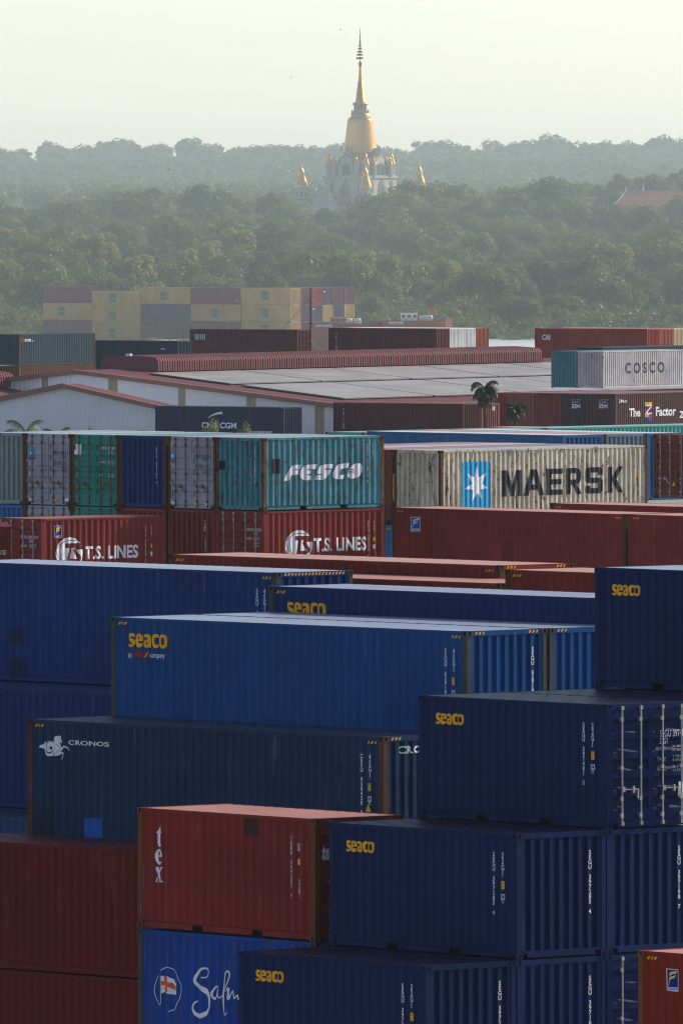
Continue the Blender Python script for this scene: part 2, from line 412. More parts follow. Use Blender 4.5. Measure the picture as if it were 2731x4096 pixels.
DECALS = [
 ["T","S","P",[[[0.769,0.379],[0.784,0.394],[0.783,0.491],[0.8,0.49],[0.8,0.525],[0.775,0.526],[0.77,0.75],[0.78,0.773],[0.793,0.749],[0.796,0.757],[0.782,0.808],[0.749,0.819],[0.705,0.804],[0.661,0.763],[0.655,0.724],[0.658,0.531],[0.606,0.529],[0.606,0.506],[0.656,0.488],[0.719,0.451]],[[0.742,0.866],[0.78,0.878],[0.805,0.927],[0.817,0.981],[0.817,1.031],[0.698,1.032],[0.704,1.078],[0.729,1.128],[0.766,1.153],[0.791,1.144],[0.81,1.109],[0.813,1.128],[0.779,1.191],[0.747,1.204],[0.666,1.188],[0.598,1.137],[0.564,1.069],[0.56,0.999],[0.592,0.928],[0.655,0.887]],[[0.742,0.899],[0.761,0.929],[0.773,1.006],[0.698,1.001],[0.711,0.931]],[[0.585,1.258],[0.741,1.251],[0.728,1.267],[0.76,1.331],[0.788,1.276],[0.766,1.273],[0.766,1.254],[0.835,1.251],[0.835,1.27],[0.816,1.275],[0.753,1.386],[0.79,1.539],[0.84,1.56],[0.84,1.579],[0.727,1.573],[0.746,1.549],[0.715,1.457],[0.615,1.555],[0.69,1.555],[0.684,1.575],[0.584,1.579],[0.59,1.54],[0.69,1.435],[0.584,1.308]]],"white","lettering"],
 ["SAF","S","K",[[[0.695,0.964,0.017],[0.604,1.082,0.017],[0.543,1.265,0.017],[0.567,1.415,0.017],[0.664,1.545,0.017],[0.748,1.593,0.017]],[[0.775,0.862,0.016],[0.884,0.804,0.017],[1.018,0.782,0.016],[1.175,0.812,0.016],[1.308,0.88,0.016],[1.38,1.026,0.016],[1.46,1.157,0.016],[1.452,1.308,0.016],[1.391,1.461,0.016],[1.33,1.554,0.016],[1.27,1.648,0.017],[1.148,1.699,0.016],[1.027,1.728,0.016]],[[0.767,0.975,0.017],[0.778,1.584,0.017]]],"white","emblem_ring"],
 ["SAF","S","P",[[[0.787,0.974],[0.993,0.971],[1.102,1.003],[1.223,1.034],[1.32,1.127],[1.307,1.36],[1.198,1.351],[1.016,1.353],[0.895,1.315],[0.798,1.35]]],"white","flag_emblem"],
 ["SAF","S","P",[[[0.86,0.971],[0.981,0.975],[1.005,1.095],[1.174,1.112],[1.307,1.18],[1.295,1.271],[1.077,1.207],[1.004,1.204],[1.009,1.316],[0.895,1.315],[0.895,1.172],[0.798,1.184],[0.791,1.087],[0.884,1.085]]],"orange","flag_emblem"],
 ["SAF","S","K",[[[2.165,0.941,0.029],[2.334,0.925,0.029],[2.418,0.838,0.033],[2.394,0.749,0.037],[2.238,0.742,0.045],[2.093,0.81,0.082],[1.96,0.951,0.082],[1.948,1.042,0.082],[2.068,1.126,0.092],[2.237,1.192,0.113],[2.381,1.259,0.123],[2.441,1.346,0.082],[2.452,1.525,0.045],[2.367,1.664,0.082],[2.235,1.731,0.102],[2.114,1.767,0.102],[1.97,1.73,0.082],[1.886,1.63,0.061],[1.898,1.539,0.045],[1.971,1.475,0.037],[2.043,1.449,0.02]],[[2.765,1.127,0.024],[2.693,1.1,0.041],[2.585,1.173,0.053],[2.525,1.251,0.061],[2.549,1.34,0.061],[2.645,1.365,0.049],[2.717,1.271,0.033],[2.753,1.15,0.024],[2.729,1.271,0.033],[2.789,1.342,0.029],[2.873,1.293,0.024]],[[2.873,1.3,0.02],[2.993,1.137,0.029],[3.114,0.892,0.037],[3.114,0.787,0.041],[3.054,0.761,0.037],[2.994,0.838,0.041],[2.945,1.08,0.049],[2.909,1.291,0.057],[2.92,1.5,0.049],[2.944,1.648,0.033],[2.991,1.697,0.028],[3.052,1.627,0.016]],[[3.029,1.195,0.02],[3.101,1.117,0.049],[3.088,1.356,0.057],[3.22,1.17,0.02],[3.268,1.197,0.041],[3.304,1.33,0.033],[3.399,1.25,0.028],[3.423,1.346,0.033],[3.531,1.169,0.028],[3.584,1.166,0.028],[3.602,1.344,0.028],[3.722,1.218,0.02],[3.818,1.094,0.028],[3.912,1.298,0.028]]],"white","lettering"],
 ["C","S","P",[[[0.356,0.645],[0.447,0.589],[0.546,0.568],[0.573,0.52],[0.622,0.489],[0.609,0.554],[0.672,0.509],[0.771,0.482],[0.879,0.492],[0.919,0.532],[0.93,0.479],[0.888,0.463],[0.898,0.433],[0.934,0.385],[0.988,0.366],[1.042,0.36],[1.123,0.349],[1.149,0.389],[1.158,0.448],[1.185,0.493],[1.167,0.523],[1.131,0.507],[1.095,0.491],[1.131,0.554],[1.158,0.623],[1.221,0.591],[1.284,0.572],[1.364,0.592],[1.418,0.631],[1.445,0.695],[1.427,0.701],[1.4,0.649],[1.328,0.617],[1.274,0.613],[1.22,0.65],[1.157,0.699],[1.13,0.735],[1.184,0.715],[1.256,0.736],[1.265,0.765],[1.229,0.807],[1.22,0.86],[1.157,0.903],[1.148,0.886],[1.193,0.849],[1.202,0.797],[1.229,0.755],[1.166,0.763],[1.094,0.8],[0.986,0.818],[0.869,0.826],[0.77,0.835],[0.662,0.827],[0.608,0.8],[0.582,0.701],[0.546,0.662],[0.464,0.649]],[[0.789,0.601],[0.834,0.617],[0.852,0.663],[0.807,0.684],[0.758,0.654]]],"white","horse_emblem"],
 ["C","S","K",[[[0.861,0.507,0.015],[0.735,0.511,0.015],[0.649,0.565,0.018],[0.623,0.641,0.024],[0.644,0.723,0.031],[0.734,0.757,0.034],[0.825,0.737,0.024],[0.875,0.679,0.015]],[[0.987,0.541,0.011],[1.059,0.591,0.011],[1.149,0.635,0.011]],[[0.869,0.82,0.011],[0.968,0.77,0.011],[1.068,0.684,0.011],[1.13,0.729,0.009]],[[0.919,0.532,0.011],[0.942,0.595,0.011],[0.897,0.737,0.011],[0.869,0.82,0.011]]],"@","emblem_line"],
 ["C","S","T",[1.401,0.439,2.839,0.547],"CRONOS","white","lettering",0.02],
 ["FESu","S","P",[[[2.312,0.914],[2.159,0.802],[1.999,0.73],[1.774,0.702],[1.55,0.731],[1.326,0.84],[1.166,0.995],[1.086,1.176],[1.086,1.335],[1.165,1.496],[1.293,1.624],[1.619,1.632],[1.629,1.552],[1.751,1.077],[1.566,1.068],[1.566,0.914]],[[1.876,1.075],[2.036,1.072],[1.943,1.172],[2.157,1.451],[1.83,1.443]],[[2.119,1.135],[2.446,1.134],[2.446,1.275],[2.414,1.434],[2.333,1.569],[2.269,1.647],[1.628,1.632],[1.628,1.566],[2.125,1.568],[2.301,1.518],[2.356,1.421],[2.302,1.329],[2.174,1.235]]],"white","round_emblem"],
 ["FESu","S","K",[[[1.07,1.152,0.022],[1.262,0.975,0.022],[1.486,0.866,0.022],[1.646,0.829,0.022],[2.159,0.827,0.022]],[[1.566,0.754,0.022],[1.358,0.954,0.022],[1.31,1.203,0.022],[1.373,1.455,0.022],[1.421,1.593,0.022]],[[1.086,1.107,0.022],[1.229,1.361,0.022],[1.485,1.549,0.022],[1.58,1.608,0.022]]],"@","emblem_line"],
 ["FESu","S","T",[2.517,1.003,5.178,1.503],"T.S. LINES","white","lettering",0.03],
 ["FCI","S","P",[[[1.911,0.888],[1.76,0.772],[1.602,0.698],[1.382,0.67],[1.161,0.7],[0.94,0.812],[0.783,0.972],[0.704,1.157],[0.703,1.321],[0.781,1.486],[0.907,1.618],[1.227,1.626],[1.237,1.544],[1.358,1.055],[1.176,1.046],[1.176,0.887]],[[1.481,1.053],[1.639,1.05],[1.547,1.153],[1.758,1.439],[1.436,1.432]],[[1.721,1.115],[2.043,1.113],[2.042,1.259],[2.01,1.422],[1.931,1.561],[1.867,1.641],[1.237,1.626],[1.237,1.558],[1.726,1.56],[1.899,1.508],[1.953,1.409],[1.9,1.314],[1.774,1.217]]],"white","round_emblem"],
 ["FCI","S","K",[[[0.688,1.133,0.021],[0.877,0.951,0.021],[1.098,0.839,0.021],[1.255,0.8,0.021],[1.759,0.798,0.021]],[[1.177,0.724,0.021],[0.972,0.929,0.021],[0.924,1.186,0.021],[0.986,1.444,0.021],[1.032,1.586,0.021]],[[0.704,1.087,0.021],[0.844,1.347,0.021],[1.096,1.541,0.021],[1.19,1.601,0.021]]],"@","emblem_line"],
 ["FCI","S","T",[2.136,1.005,4.724,1.475],"T.S. LINES","white","lettering",0.03],
 ["FCI","S","P",[[[0.642,0.258],[0.998,0.252],[0.997,0.68],[0.663,0.686]]],"white","label_plate"],
 ["FCI","S","P",[[[0.665,0.277],[0.979,0.271],[0.978,0.601],[0.678,0.608]]],"royal","label_plate"],
 ["FCI","S","P",[[[0.966,0.302],[0.887,0.31],[0.777,0.318],[0.737,0.337],[0.721,0.417],[0.745,0.397],[0.824,0.364],[0.934,0.351]],[[0.926,0.383],[0.84,0.399],[0.745,0.417],[0.729,0.457],[0.713,0.527],[0.681,0.591],[0.705,0.581],[0.744,0.477],[0.808,0.449],[0.895,0.436]]],"lemon","label_mark"],
 ["FCI","S","T",[0.675,0.616,0.982,0.671],"FLORENS","royal","label_text",0.02],
 ["FCI","S","T",[5.066,0.333,5.13,1.634],"V:FCIU 529120 7","white","serial_number",0.01],
 ["FCI","S","T",[5.336,0.331,5.395,0.76],"V:22G1","white","size_code",0.01],
 ["FCI","S","P",[[[5.334,0.986],[5.428,0.983],[5.428,1.14],[5.334,1.143]]],"amber","sticker"],
 ["FCI","S","P",[[[5.326,1.268],[5.431,1.265],[5.431,1.411],[5.326,1.414]]],"white","sticker"],
 ["FESu","S","T",[5.229,0.435,5.298,1.741],"V:DRYU 305226 9","white","serial_number",0.01],
 ["FESu","S","T",[5.521,0.43,5.581,0.866],"V:22G1","white","size_code",0.01],
 ["FESu","S","P",[[[5.503,1.034],[5.607,1.029],[5.607,1.183],[5.503,1.185]]],"amber","sticker"],
 ["FESu","S","P",[[[5.496,1.3],[5.6,1.297],[5.6,1.451],[5.496,1.453]]],"white","sticker"],
 ["FES","S","P",[[[0.984,1.534],[1.272,1.17],[1.312,1.114],[1.432,1.017],[1.632,0.978],[1.892,0.977],[1.832,1.146],[1.532,1.141],[1.532,1.175],[1.8,1.18],[1.744,1.321],[1.432,1.344],[1.372,1.385],[1.271,1.54]]],"lilac","lettering"],
 ["FES","S","P",[[[2.714,0.977],[2.473,0.979],[2.193,0.988],[1.992,1.055],[1.852,1.195],[1.812,1.337],[1.871,1.466],[2.071,1.541],[2.412,1.541],[2.4,1.376],[2.172,1.366],[2.164,1.329],[2.352,1.318],[2.413,1.191],[2.172,1.181],[2.184,1.15],[2.653,1.147]]],"lilac","lettering"],
 ["FES","S","P",[[[3.517,0.975],[3.115,0.985],[2.874,1.029],[2.734,1.14],[2.673,1.253],[2.693,1.325],[2.954,1.33],[2.934,1.372],[2.633,1.375],[2.572,1.536],[2.953,1.543],[3.154,1.476],[3.275,1.364],[3.396,1.195],[3.067,1.175],[3.095,1.138],[3.477,1.14]]],"lilac","lettering"],
 ["FES","S","P",[[[4.323,0.97],[4.041,0.973],[3.759,1.002],[3.598,1.113],[3.476,1.311],[3.476,1.453],[3.597,1.527],[3.999,1.535],[4.08,1.385],[3.798,1.374],[3.859,1.175],[4.121,1.137],[4.262,1.131]]],"lilac","lettering"],
 ["FES","S","P",[[[4.889,0.98],[4.606,0.989],[4.424,1.057],[4.323,1.17],[4.262,1.268],[4.201,1.381],[4.262,1.483],[4.423,1.528],[4.685,1.505],[4.847,1.422],[4.949,1.295],[4.989,1.139]]],"lilac","lettering"],
 ["FES","S","K",[[[4.02,1.184,0.031],[4.323,1.201,0.031],[4.605,1.183,0.031]],[[3.98,1.249,0.031],[4.282,1.263,0.031],[4.585,1.252,0.031]],[[3.939,1.328,0.031],[4.242,1.319,0.031],[4.565,1.32,0.031]]],"@","emblem_line"],
 ["FES","S","T",[5.193,0.285,5.259,1.682],"V:FESU 212815 0","white","serial_number",0.0],
 ["FES","S","T",[5.477,0.275,5.536,0.805],"V:22G1","white","size_code",0.0],
 ["FES","S","P",[[[5.467,1.019],[5.568,1.012],[5.568,1.201],[5.467,1.205]]],"rustpaint","sticker"],
 ["FES","S","P",[[[0.416,0.748],[0.854,0.745],[0.853,1.27],[0.415,1.273]]],"darkpatch","paint_patch"],
 ["M","S","P",[[[1.316,0.46],[2.852,0.474],[2.919,0.565],[2.916,2.394],[1.268,2.358],[1.272,0.489]]],"sky","star_panel"],
 ["M","S","P",[[[2.13,0.63],[2.205,1.086],[2.673,0.902],[2.418,1.313],[2.748,1.504],[2.315,1.549],[2.404,1.952],[2.15,1.679],[1.825,2.014],[1.901,1.555],[1.381,1.515],[1.848,1.316],[1.56,0.91],[1.96,1.081]]],"white","star_emblem"],
 ["M","S","P",[[[3.6,1.858],[3.601,0.841],[3.922,0.839],[4.174,1.469],[4.427,0.837],[4.749,0.835],[4.747,1.854],[4.494,1.855],[4.495,1.224],[4.265,1.856],[4.081,1.856],[3.853,1.226],[3.852,1.857]],[[4.837,1.854],[5.276,0.833],[5.616,0.831],[6.053,1.85],[5.761,1.851],[5.676,1.627],[5.214,1.628],[5.128,1.853]],[[5.299,1.424],[5.591,1.423],[5.446,1.036]],[[6.183,0.829],[7.147,0.824],[7.147,1.029],[6.452,1.032],[6.452,1.236],[7.069,1.233],[7.069,1.438],[6.452,1.44],[6.451,1.645],[7.146,1.642],[7.146,1.847],[6.181,1.85]],[[7.34,0.823],[7.999,0.82],[8.188,0.901],[8.235,1.024],[8.234,1.249],[8.14,1.393],[7.979,1.455],[8.281,1.843],[7.979,1.844],[7.734,1.476],[7.603,1.477],[7.602,1.845],[7.339,1.846]],[[7.603,1.027],[7.603,1.272],[7.904,1.271],[7.98,1.209],[7.98,1.086],[7.905,1.025]],[[8.623,0.817],[9.39,0.813],[9.512,0.915],[9.511,1.121],[9.228,1.122],[9.228,1.019],[8.784,1.021],[8.784,1.226],[9.39,1.224],[9.511,1.326],[9.511,1.737],[9.389,1.84],[8.621,1.842],[8.5,1.74],[8.501,1.535],[8.783,1.534],[8.783,1.636],[9.228,1.635],[9.228,1.43],[8.622,1.432],[8.501,1.33],[8.502,0.92]],[[9.823,0.811],[10.078,0.81],[10.077,1.242],[10.442,0.808],[10.733,0.807],[10.323,1.292],[10.732,1.835],[10.441,1.836],[10.077,1.375],[10.076,1.838],[9.822,1.838]]],"ink","lettering"],
 ["A","S","P",[[[0.554,0.359],[0.622,0.354],[0.683,0.363],[0.681,0.418],[0.622,0.411],[0.587,0.421],[0.594,0.437],[0.65,0.452],[0.69,0.478],[0.69,0.538],[0.657,0.577],[0.594,0.596],[0.534,0.587],[0.544,0.534],[0.594,0.547],[0.629,0.538],[0.629,0.524],[0.565,0.498],[0.544,0.466],[0.54,0.412]],[[0.756,0.358],[0.82,0.359],[0.863,0.385],[0.88,0.434],[0.874,0.483],[0.764,0.481],[0.778,0.514],[0.813,0.523],[0.865,0.52],[0.856,0.577],[0.792,0.597],[0.735,0.591],[0.707,0.549],[0.697,0.483],[0.703,0.417],[0.721,0.379]],[[0.778,0.404],[0.799,0.404],[0.809,0.447],[0.764,0.446],[0.766,0.421]],[[0.894,0.368],[0.962,0.36],[1.025,0.364],[1.054,0.396],[1.058,0.483],[1.061,0.592],[0.99,0.589],[0.933,0.596],[0.894,0.581],[0.884,0.532],[0.894,0.483],[0.933,0.456],[0.993,0.452],[0.99,0.425],[0.964,0.415],[0.894,0.423]],[[0.993,0.491],[0.993,0.534],[0.969,0.543],[0.947,0.53],[0.955,0.503]],[[1.139,0.355],[1.195,0.353],[1.242,0.363],[1.238,0.415],[1.195,0.408],[1.16,0.42],[1.148,0.469],[1.157,0.524],[1.195,0.536],[1.242,0.527],[1.245,0.576],[1.188,0.594],[1.131,0.59],[1.092,0.559],[1.075,0.483],[1.082,0.406],[1.103,0.37]],[[1.337,0.354],[1.4,0.363],[1.432,0.395],[1.44,0.471],[1.429,0.548],[1.393,0.588],[1.337,0.597],[1.28,0.58],[1.252,0.532],[1.245,0.466],[1.252,0.401],[1.28,0.367]],[[1.337,0.403],[1.369,0.419],[1.383,0.473],[1.375,0.528],[1.337,0.542],[1.301,0.525],[1.287,0.471],[1.298,0.421]]],"gold","lettering"],
 ["A","S","T",[5.255,0.4,5.345,1.7],"V:SEGU 397481 5","white","serial_number",0.0],
 ["A","S","T",[5.54,0.4,5.63,0.9],"V:22G1","white","size_code",0.0],
 ["A","S","P",[[[5.535,0.99],[5.64,0.99],[5.64,1.16],[5.535,1.16]]],"amber","sticker"],
 ["A","S","T",[5.55,1.005,5.625,1.145],"2.6m\n8'6\"","ink","sticker_text",0.0],
 ["A","S","F",[5.52,1.26,5.65,1.38],0.014,"white","code_box"],
 ["A","S","T",[5.545,1.28,5.625,1.36],"IC","white","code_text",0.0],
 ["A","S","T",[5.555,1.395,5.625,1.455],"70","white","code_text",0.0],
 ["B","S","P",[[[0.554,0.359],[0.622,0.354],[0.683,0.363],[0.681,0.418],[0.622,0.411],[0.587,0.421],[0.594,0.437],[0.65,0.452],[0.69,0.478],[0.69,0.538],[0.657,0.577],[0.594,0.596],[0.534,0.587],[0.544,0.534],[0.594,0.547],[0.629,0.538],[0.629,0.524],[0.565,0.498],[0.544,0.466],[0.54,0.412]],[[0.756,0.358],[0.82,0.359],[0.863,0.385],[0.88,0.434],[0.874,0.483],[0.764,0.481],[0.778,0.514],[0.813,0.523],[0.865,0.52],[0.856,0.577],[0.792,0.597],[0.735,0.591],[0.707,0.549],[0.697,0.483],[0.703,0.417],[0.721,0.379]],[[0.778,0.404],[0.799,0.404],[0.809,0.447],[0.764,0.446],[0.766,0.421]],[[0.894,0.368],[0.962,0.36],[1.025,0.364],[1.054,0.396],[1.058,0.483],[1.061,0.592],[0.99,0.589],[0.933,0.596],[0.894,0.581],[0.884,0.532],[0.894,0.483],[0.933,0.456],[0.993,0.452],[0.99,0.425],[0.964,0.415],[0.894,0.423]],[[0.993,0.491],[0.993,0.534],[0.969,0.543],[0.947,0.53],[0.955,0.503]],[[1.139,0.355],[1.195,0.353],[1.242,0.363],[1.238,0.415],[1.195,0.408],[1.16,0.42],[1.148,0.469],[1.157,0.524],[1.195,0.536],[1.242,0.527],[1.245,0.576],[1.188,0.594],[1.131,0.59],[1.092,0.559],[1.075,0.483],[1.082,0.406],[1.103,0.37]],[[1.337,0.354],[1.4,0.363],[1.432,0.395],[1.44,0.471],[1.429,0.548],[1.393,0.588],[1.337,0.597],[1.28,0.58],[1.252,0.532],[1.245,0.466],[1.252,0.401],[1.28,0.367]],[[1.337,0.403],[1.369,0.419],[1.383,0.473],[1.375,0.528],[1.337,0.542],[1.301,0.525],[1.287,0.471],[1.298,0.421]]],"gold","lettering"],
 ["B","S","T",[5.255,0.4,5.345,1.7],"V:SEGU 397285 4","white","serial_number",0.0],
 ["B","S","T",[5.54,0.4,5.63,0.9],"V:22G1","white","size_code",0.0],
 ["B","S","P",[[[5.535,0.99],[5.64,0.99],[5.64,1.16],[5.535,1.16]]],"amber","sticker"],
 ["B","S","T",[5.55,1.005,5.625,1.145],"2.6m\n8'6\"","ink","sticker_text",0.0],
 ["B","S","F",[5.52,1.26,5.65,1.38],0.014,"white","code_box"],
 ["B","S","T",[5.545,1.28,5.625,1.36],"IC","white","code_text",0.0],
 ["B","S","T",[5.555,1.395,5.625,1.455],"70","white","code_text",0.0],
 ["G","S","P",[[[0.554,0.359],[0.622,0.354],[0.683,0.363],[0.681,0.418],[0.622,0.411],[0.587,0.421],[0.594,0.437],[0.65,0.452],[0.69,0.478],[0.69,0.538],[0.657,0.577],[0.594,0.596],[0.534,0.587],[0.544,0.534],[0.594,0.547],[0.629,0.538],[0.629,0.524],[0.565,0.498],[0.544,0.466],[0.54,0.412]],[[0.756,0.358],[0.82,0.359],[0.863,0.385],[0.88,0.434],[0.874,0.483],[0.764,0.481],[0.778,0.514],[0.813,0.523],[0.865,0.52],[0.856,0.577],[0.792,0.597],[0.735,0.591],[0.707,0.549],[0.697,0.483],[0.703,0.417],[0.721,0.379]],[[0.778,0.404],[0.799,0.404],[0.809,0.447],[0.764,0.446],[0.766,0.421]],[[0.894,0.368],[0.962,0.36],[1.025,0.364],[1.054,0.396],[1.058,0.483],[1.061,0.592],[0.99,0.589],[0.933,0.596],[0.894,0.581],[0.884,0.532],[0.894,0.483],[0.933,0.456],[0.993,0.452],[0.99,0.425],[0.964,0.415],[0.894,0.423]],[[0.993,0.491],[0.993,0.534],[0.969,0.543],[0.947,0.53],[0.955,0.503]],[[1.139,0.355],[1.195,0.353],[1.242,0.363],[1.238,0.415],[1.195,0.408],[1.16,0.42],[1.148,0.469],[1.157,0.524],[1.195,0.536],[1.242,0.527],[1.245,0.576],[1.188,0.594],[1.131,0.59],[1.092,0.559],[1.075,0.483],[1.082,0.406],[1.103,0.37]],[[1.337,0.354],[1.4,0.363],[1.432,0.395],[1.44,0.471],[1.429,0.548],[1.393,0.588],[1.337,0.597],[1.28,0.58],[1.252,0.532],[1.245,0.466],[1.252,0.401],[1.28,0.367]],[[1.337,0.403],[1.369,0.419],[1.383,0.473],[1.375,0.528],[1.337,0.542],[1.301,0.525],[1.287,0.471],[1.298,0.421]]],"gold","lettering"],
 ["G","S","T",[5.255,0.4,5.345,1.7],"V:SEGU 397204 1","white","serial_number",0.0],
 ["G","S","T",[5.54,0.4,5.63,0.9],"V:22G1","white","size_code",0.0],
 ["G","S","P",[[[5.535,0.99],[5.64,0.99],[5.64,1.16],[5.535,1.16]]],"amber","sticker"],
 ["G","S","T",[5.55,1.005,5.625,1.145],"2.6m\n8'6\"","ink","sticker_text",0.0],
 ["G","S","F",[5.52,1.26,5.65,1.38],0.014,"white","code_box"],
 ["G","S","T",[5.545,1.28,5.625,1.36],"IC","white","code_text",0.0],
 ["G","S","T",[5.555,1.395,5.625,1.455],"70","white","code_text",0.0],
 ["four","S","P",[[[0.554,0.359],[0.622,0.354],[0.683,0.363],[0.681,0.418],[0.622,0.411],[0.587,0.421],[0.594,0.437],[0.65,0.452],[0.69,0.478],[0.69,0.538],[0.657,0.577],[0.594,0.596],[0.534,0.587],[0.544,0.534],[0.594,0.547],[0.629,0.538],[0.629,0.524],[0.565,0.498],[0.544,0.466],[0.54,0.412]],[[0.756,0.358],[0.82,0.359],[0.863,0.385],[0.88,0.434],[0.874,0.483],[0.764,0.481],[0.778,0.514],[0.813,0.523],[0.865,0.52],[0.856,0.577],[0.792,0.597],[0.735,0.591],[0.707,0.549],[0.697,0.483],[0.703,0.417],[0.721,0.379]],[[0.778,0.404],[0.799,0.404],[0.809,0.447],[0.764,0.446],[0.766,0.421]],[[0.894,0.368],[0.962,0.36],[1.025,0.364],[1.054,0.396],[1.058,0.483],[1.061,0.592],[0.99,0.589],[0.933,0.596],[0.894,0.581],[0.884,0.532],[0.894,0.483],[0.933,0.456],[0.993,0.452],[0.99,0.425],[0.964,0.415],[0.894,0.423]],[[0.993,0.491],[0.993,0.534],[0.969,0.543],[0.947,0.53],[0.955,0.503]],[[1.139,0.355],[1.195,0.353],[1.242,0.363],[1.238,0.415],[1.195,0.408],[1.16,0.42],[1.148,0.469],[1.157,0.524],[1.195,0.536],[1.242,0.527],[1.245,0.576],[1.188,0.594],[1.131,0.59],[1.092,0.559],[1.075,0.483],[1.082,0.406],[1.103,0.37]],[[1.337,0.354],[1.4,0.363],[1.432,0.395],[1.44,0.471],[1.429,0.548],[1.393,0.588],[1.337,0.597],[1.28,0.58],[1.252,0.532],[1.245,0.466],[1.252,0.401],[1.28,0.367]],[[1.337,0.403],[1.369,0.419],[1.383,0.473],[1.375,0.528],[1.337,0.542],[1.301,0.525],[1.287,0.471],[1.298,0.421]]],"gold","lettering"],
 ["B","E","T",[1.957,0.4,2.047,1.72],"V:SEGU 397285 4","white","serial_number",0.0],
 ["C2","E","T",[1.957,0.4,2.047,1.72],"V:SEGU 397198 7","white","serial_number",0.0],
 ["G","E","T",[1.957,0.4,2.047,1.72],"V:SEGU 397204 1","white","serial_number",0.0],
 ["B0","E","T",[1.957,0.4,2.047,1.72],"V:SEGU 397162 3","white","serial_number",0.0],
 ["H","S","T",[11.41,0.4,11.5,1.75],"V:SEGU 629190 6","white","serial_number",0.0],
 ["H","S","T",[11.685,0.4,11.775,0.93],"V:45G1","white","size_code",0.0],
 ["H","S","P",[[[11.655,1.05],[11.76,1.05],[11.76,1.22],[11.655,1.22]]],"amber","sticker"],
 ["H","S","T",[11.67,1.065,11.745,1.205],"2.9m\n9'6\"","ink","sticker_text",0.0],
 ["H","S","F",[11.645,1.34,11.775,1.46],0.014,"white","code_box"],
 ["H","S","T",[11.67,1.36,11.75,1.44],"IC","white","code_text",0.0],
 ["H","S","T",[11.685,1.475,11.755,1.535],"70","white","code_text",0.0],
 ["C","S","T",[11.41,0.4,11.5,1.75],"V:CRSU 930430 9","white","serial_number",0.0],
 ["C","S","T",[11.685,0.4,11.775,0.93],"V:45G1","white","size_code",0.0],
 ["C","S","P",[[[11.655,1.05],[11.76,1.05],[11.76,1.22],[11.655,1.22]]],"amber","sticker"],
 ["C","S","T",[11.67,1.065,11.745,1.205],"2.9m\n9'6\"","ink","sticker_text",0.0],
 ["C","S","F",[11.645,1.34,11.775,1.46],0.014,"white","code_box"],
 ["C","S","T",[11.67,1.36,11.75,1.44],"IC","white","code_text",0.0],
 ["C","S","T",[11.685,1.475,11.755,1.535],"70","white","code_text",0.0],
 ["LN","S","T",[11.41,0.4,11.5,1.75],"V:SEGU 427381 0","white","serial_number",0.0],
 ["LN","S","T",[11.685,0.4,11.775,0.93],"V:45G1","white","size_code",0.0],
 ["LN","S","P",[[[11.655,1.05],[11.76,1.05],[11.76,1.22],[11.655,1.22]]],"amber","sticker"],
 ["LN","S","T",[11.67,1.065,11.745,1.205],"2.9m\n9'6\"","ink","sticker_text",0.0],
 ["LN","S","F",[11.645,1.34,11.775,1.46],0.014,"white","code_box"],
 ["LN","S","T",[11.67,1.36,11.75,1.44],"IC","white","code_text",0.0],
 ["LN","S","T",[11.685,1.475,11.755,1.535],"70","white","code_text",0.0],
 ["H","E","T",[1.957,0.4,2.047,1.75],"V:SEGU 629190 6","white","serial_number",0.0],
 ["H2","E","T",[1.957,0.4,2.047,1.75],"V:SEGU 629177 2","white","serial_number",0.0],
 ["H","S","P",[[[0.636,0.365],[0.738,0.359],[0.83,0.371],[0.828,0.445],[0.738,0.436],[0.685,0.449],[0.696,0.471],[0.781,0.491],[0.841,0.526],[0.841,0.607],[0.792,0.66],[0.696,0.684],[0.606,0.672],[0.621,0.601],[0.696,0.618],[0.749,0.606],[0.749,0.587],[0.653,0.553],[0.621,0.51],[0.615,0.436]],[[0.941,0.364],[1.037,0.366],[1.101,0.401],[1.126,0.466],[1.118,0.533],[0.952,0.53],[0.973,0.574],[1.026,0.587],[1.105,0.582],[1.09,0.659],[0.994,0.686],[0.909,0.679],[0.866,0.621],[0.851,0.533],[0.86,0.444],[0.888,0.392]],[[0.973,0.426],[1.005,0.425],[1.02,0.484],[0.952,0.483],[0.956,0.449]],[[1.148,0.377],[1.25,0.367],[1.346,0.372],[1.388,0.415],[1.395,0.532],[1.399,0.68],[1.292,0.675],[1.207,0.685],[1.148,0.665],[1.133,0.599],[1.148,0.532],[1.207,0.496],[1.297,0.491],[1.292,0.454],[1.254,0.441],[1.148,0.451]],[[1.297,0.543],[1.297,0.601],[1.26,0.613],[1.229,0.596],[1.239,0.559]],[[1.516,0.36],[1.601,0.357],[1.672,0.37],[1.665,0.441],[1.601,0.431],[1.548,0.447],[1.531,0.514],[1.544,0.587],[1.601,0.603],[1.672,0.591],[1.676,0.657],[1.591,0.682],[1.506,0.677],[1.446,0.634],[1.42,0.532],[1.431,0.428],[1.463,0.38]],[[1.814,0.359],[1.91,0.371],[1.957,0.414],[1.97,0.517],[1.953,0.62],[1.9,0.673],[1.814,0.686],[1.729,0.663],[1.687,0.598],[1.676,0.51],[1.687,0.421],[1.729,0.376]],[[1.814,0.425],[1.863,0.446],[1.885,0.519],[1.872,0.593],[1.814,0.612],[1.761,0.589],[1.74,0.516],[1.757,0.449]]],"gold","lettering"],
